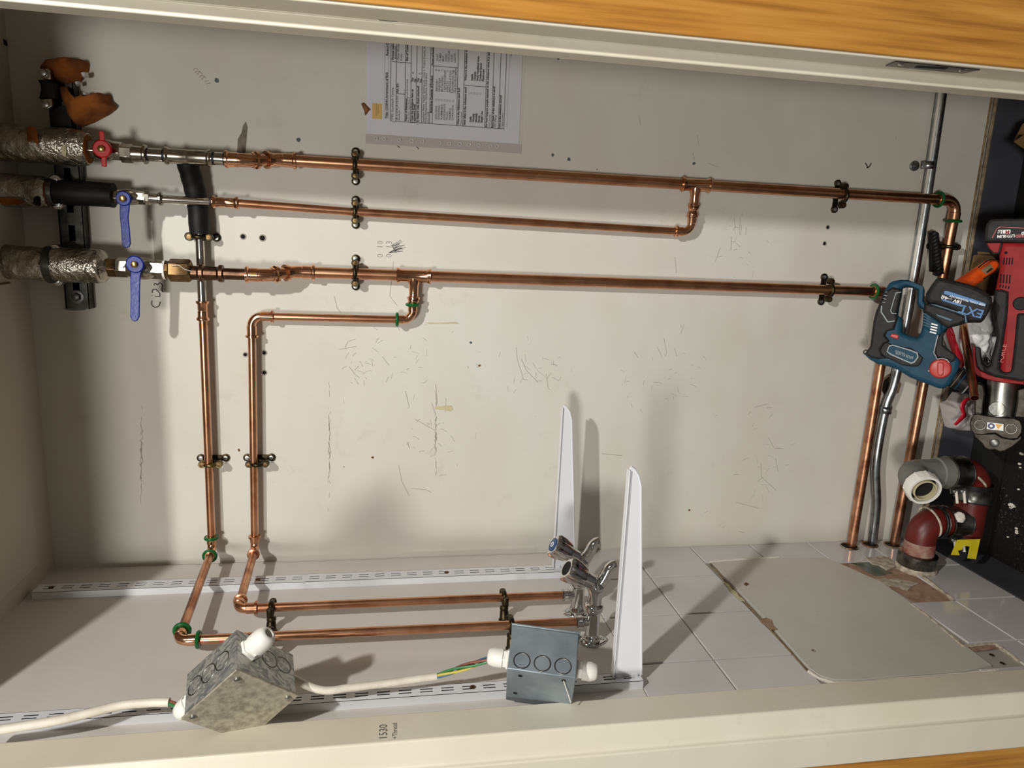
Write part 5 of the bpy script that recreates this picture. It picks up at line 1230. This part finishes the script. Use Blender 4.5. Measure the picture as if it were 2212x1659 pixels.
tslab('hand_grip', [[(2149, 626), (2165, 624), (2180, 630), (2179, 660), (2176, 690), (2168, 740), (2160, 795), (2166, 802), (2173, 804), (2182, 802), (2184, 797), (2190, 745), (2196, 680), (2200, 676), (2230, 676), (EX, 690), (EX, 828), (2205, 824), (2150, 815), (2128, 806), (2122, 792), (2132, 794), (2138, 789), (2141, 771), (2147, 752), (2151, 735), (2153, 723), (2149, 702), (2146, 680), (2144, 660)]], YP - .004, .088, 'black_plastic', prs, .006, ang=50)
tb = MB(); text_into(tb, 'FORCE', .0125, textM(PT(2167, 784, YP - .0008), TILT['ey'] + TILT['ex'] * .09, -TILT['ex']), bold=.0002); tb.build('embossed_word', 'red_knob', prs, kind='stuff')
MB().lathe(PT(2205, 656, YP), TILT['n'], [(-.004, .0135), (.003, .0135), (.004, .012), (.0035, .006)], 28).build('round_button', 'black_rubber', prs)
tslab('guard_red', [[(2102, 750), (2106, 748), (2107, 770), (2110, 792), (2118, 801), (2135, 809), (2165, 816), (2212, 824), (2212, 831), (2166, 826), (2130, 819), (2111, 811), (2103, 799), (2100, 775)]], YP + .004, .07, 'red_plastic', prs, .002)
tslab('guard_black', [[(2106, 749), (2113, 750), (2117, 753), (2118.5, 771), (2121, 786), (2130, 793), (2150, 800), (2212, 815), (2212, 823), (2165, 815), (2135, 808), (2118, 800), (2110, 791), (2107, 770)]], YP + .002, .074, 'black_plastic', prs, .002)
cy0, cy1 = PT(2170, 815, YP + .045), PT(2158, 905, YP + .045)
MB().lathe(cy0, cy1 - cy0, [(0, .0285), (.002, .0295), ((cy1 - cy0).length, .0295)], 40).build('ram_cylinder', 'steel_tube', prs)
MB().lathe(PT(2153, 883, YP + .017), TILT['n'], [(-.01, .0150), (.0012, .0150), (.0016, .0142), (.0006, .0138)], 36).build('jaw_pin', 'steel_dark', prs)
for px_ in ([(2110, 829), (2117, 828), (2125, 833), (2128, 850), (2125, 872), (2122, 900), (2104, 898), (2105, 860)], [(2198, 842), (2212, 838), (2240, 850), (2240, 905), (2190, 902), (2196, 870)]):
    tslab('side_lug', [px_], YP + .020, .05, 'jaw_black', prs, .003)
tslab('jaw_plate', [[(2102, 896), (2112, 894), (2125, 897), (2160, 902), (2190, 903), (2204, 909), (2209, 922), (2207, 936), (2198, 948), (2180, 949), (2165, 945), (2150, 936), (2135, 937), (2120, 940), (2104, 938), (2096, 928), (2095, 912)]], YP + .004, .012, 'jaw_black', prs, .002, ang=50)
tslab('jaw_arm', [[(2100, 930), (2135, 936), (2150, 935), (2165, 944), (2190, 949), (2207, 938), (2209, 950), (2190, 966), (2172, 976), (2160, 978), (2148, 973), (2138, 974), (2126, 970), (2118, 958), (2103, 945)]], YP + .014, .03, 'jaw_black', prs, .004, ang=50)
for u, v in ((2117, 918), (2184, 926.5)): MB().ring(PT(u, v, YP + .004), TILT['n'], .0098, .0012, 28, 6).build('jaw_bolt', 'steel_dark', prs)
MB().lathe(PT(2148, 957, YP + .014), TILT['n'], [(0, .009), (.002, .0086), (.003, .007)], 26).build('jaw_bolt', 'steel_dark', prs)
stk = tslab('warning_sticker', [[(2132.5, 912), (2168, 916), (2167.5, 931), (2131.5, 927)]], YP + .0034, .001, 'sticker_white', prs, .0003)
MB().lathe(PT(2141.3, 920.3, YP + .0034), TILT['n'], [(0, .0062), (.0004, .0062)], 24).build('blue_disc', 'sticker_blue', stk)
MB().lathe(PT(2141.3, 920.3, YP + .003), TILT['n'], [(0, .0030), (.0003, .0030)], 6).build('hand_mark', 'sticker_white', stk)
tslab('yellow_triangle', [[(2150, 915.6), (2165, 917.4), (2156, 928)]], YP + .003, .0008, 'sticker_yellow', stk, .0001)
# support under the tool so that it stands on the floor
tslab('lower_body', [[(2240, 560), (EX + 60, 560), (EX + 60, 900), (2240, 900)]], YP + .005, .075, 'red_plastic', prs, .006)

# ---- copper offcut leaning in front
o0, o1 = PY(2079, 690, 1.355), PY(2105.5, 860, 1.195)
oc = thing('copper_offcut', o1, 'loose cut length of copper pipe leaning between drill and press tool', 'pipe')
od = (o1 - o0)
MB().lathe(o0, od, [(0, .0068), (0, .0078), (od.length, .0078), (od.length, .0068), (od.length - .04, .0068)], 24, caps=False).build('tube', 'copper', oc)
MB().lathe(o0 + od.normalized() * (od.length - .03), od, [(0, .0067), (.001, .0067)], 16).build('bore', 'bag_red', oc)
# ---- bags
bg1 = thing('plastic_bag', PY(2090, 800, 1.36), 'crumpled white plastic bag with red edge behind the drill', 'bag')
pillow([(2040, 660), (2060, 640), (2100, 640), (2150, 640), (2158, 690), (2154, 735), (2148, 790), (2130, 812), (2105, 805), (2078, 780), (2060, 752), (2046, 715)], 1.372, .045, 'bag_white', 'bag', bg1, amp=.010, fq=38, n=90, rings=12, back=.02)
pillow([(2043, 690), (2049, 694), (2056, 725), (2068, 760), (2084, 790), (2078, 796), (2060, 765), (2048, 728)], 1.352, .010, 'bag_red', 'red_edge', bg1, amp=.003, fq=60, n=40, rings=4)
tb = MB(); text_into(tb, 'NIS', .0125, textM(PY(2141, 772, 1.315), (0, 0, 1), (-1, 0, .1)), bold=.0004); text_into(tb, 'IPE', .0085, textM(PY(2139, 782, 1.315), (0, 0, 1), (-1, 0, .1)), bold=.0002)
tb.build('bag_print', 'ink', bg1, kind='stuff')
bg2 = thing('plastic_bag', PY(2070, 930, 1.37), 'clear plastic bag with red tape strip beside the press jaw', 'bag')
pillow([(2036, 872), (2050, 868), (2064, 848), (2088, 850), (2104, 858), (2104, 900), (2096, 930), (2072, 930), (2048, 924), (2042, 900)], 1.395, .030, 'bag_clear', 'bag', bg2, amp=.008, fq=50, n=70, rings=9, back=.01)
tp_ = spline([PY(u, v, 1.345) for u, v in ((2102, 858), (2086, 864), (2078, 880), (2082, 895), (2072, 908), (2062, 918))], 6)
tpm = MB()
for i, p in enumerate(tp_):
    w_ = .0035 + .0035 * math.sin(math.pi * i / (len(tp_) - 1)); tpm.v += [p + V((.3, 0, .9)) * w_, p - V((.3, 0, .9)) * w_]
tpm.f = [(2 * i, 2 * i + 1, 2 * i + 3, 2 * i + 2) for i in range(len(tp_) - 1)]
tpo = tpm.build('tape_strip', 'bag_red', bg2); so = tpo.modifiers.new('solid', 'SOLIDIFY'); so.thickness = .0012
# ---- orange hand tool
og = thing('orange_hand_tool', PY(2100, 620, 1.33), 'orange painted hand tool handle poking out above the drill battery', 'hand tool')
slab('handle', [c4([(700, 560), (780, 520), (1000, 380), (1190, 250), (1400, 110), (1490, 40), (1570, 25), (1640, 60), (1665, 120), (1650, 190), (1560, 300), (1400, 420), (1250, 540), (1100, 640), (980, 700), (800, 660)])], 1.315, .030, 'orange_paint', og, .008, ang=55)
slab('slot', [c4([(1210, 270), (1420, 110), (1500, 230), (1310, 370)])], 1.314, .004, 'stain_brown', og, .001)
slab('slot_groove', [c4([(1310, 310), (1440, 205), (1470, 225), (1340, 330)])], 1.313, .003, 'dark_void', og, .0004)
MB().tube(spline([PY(*p, 1.312) for p in c4([(1120, 200), (1300, 60), (1480, 10), (1620, 50), (1660, 150), (1560, 290), (1400, 380), (1240, 470)])], 6), .0012, 8).build('wire_edge', 'steel_dark', og)
# ---- cardboard
cbx = thing('cardboard_box', PY(2120, 600, 1.40), 'brown cardboard flap leaning behind the orange tool', 'box', 'cardboard scraps')
slab('flap', [c3([(740, 1270), (900, 1230), (1500, 1290), (1560, 1700), (1000, 2000), (640, 1700)])], 1.385, .004, 'cardboard', cbx, .0006); slab('edge_fold', [c3([(870, 1160), (1250, 1180), (1300, 1230), (900, 1225)])], 1.375, .006, 'cardboard', cbx, .0006)
slab('box_side', [c3([(560, 1900), (1500, 1700), (3000, 1750), (3000, 2500), (700, 2500)])], 1.400, .004, 'cardboard', cbx, .0006)
cb2 = thing('cardboard_box', PY(2230, 320, 1.35), 'brown cardboard corner at the floor by the door frame', 'box', 'cardboard scraps')
slab('flap', [zc([(2010, 1290), (2212, 900), (2700, 700), (2800, 1500), (2400, 1560), (2212, 1450)], 2000, 180, 10.43)], 1.38, .004, 'cardboard', cb2, .0006)
slab('flap', [zc([(2000, 1310), (2220, 1160), (2800, 1300), (2700, 1900), (2300, 1520)], 2000, 180, 10.43)], 1.34, .004, 'cardboard', cb2, .0006)
# ---- black twisted bit wedged behind the clip
tw = thing('twisted_drill_bit', W(2030, 590, .02), 'black twisted drill bit hanging between conduit and copper elbow pipe', 'drill bit')
ta, tz = W(2017, 503, .030), W(2029, 592, .030); dd = tz - ta; fx, fy = MB().frame(dd)
for ph in (0, math.pi):
    pth = [ta + dd * (i / 60) + (fx * math.cos(ph + i * .62) + fy * math.sin(ph + i * .62)) * .0055 for i in range(61)]
    MB().tube(pth, .0048, 9).build('flute', 'black_rubber', tw)
slab('flat_shank', [(2011, 502), (2016, 501), (2019, 588), (2012, 587)], D - .030, .008, 'black_rubber', tw, .001)
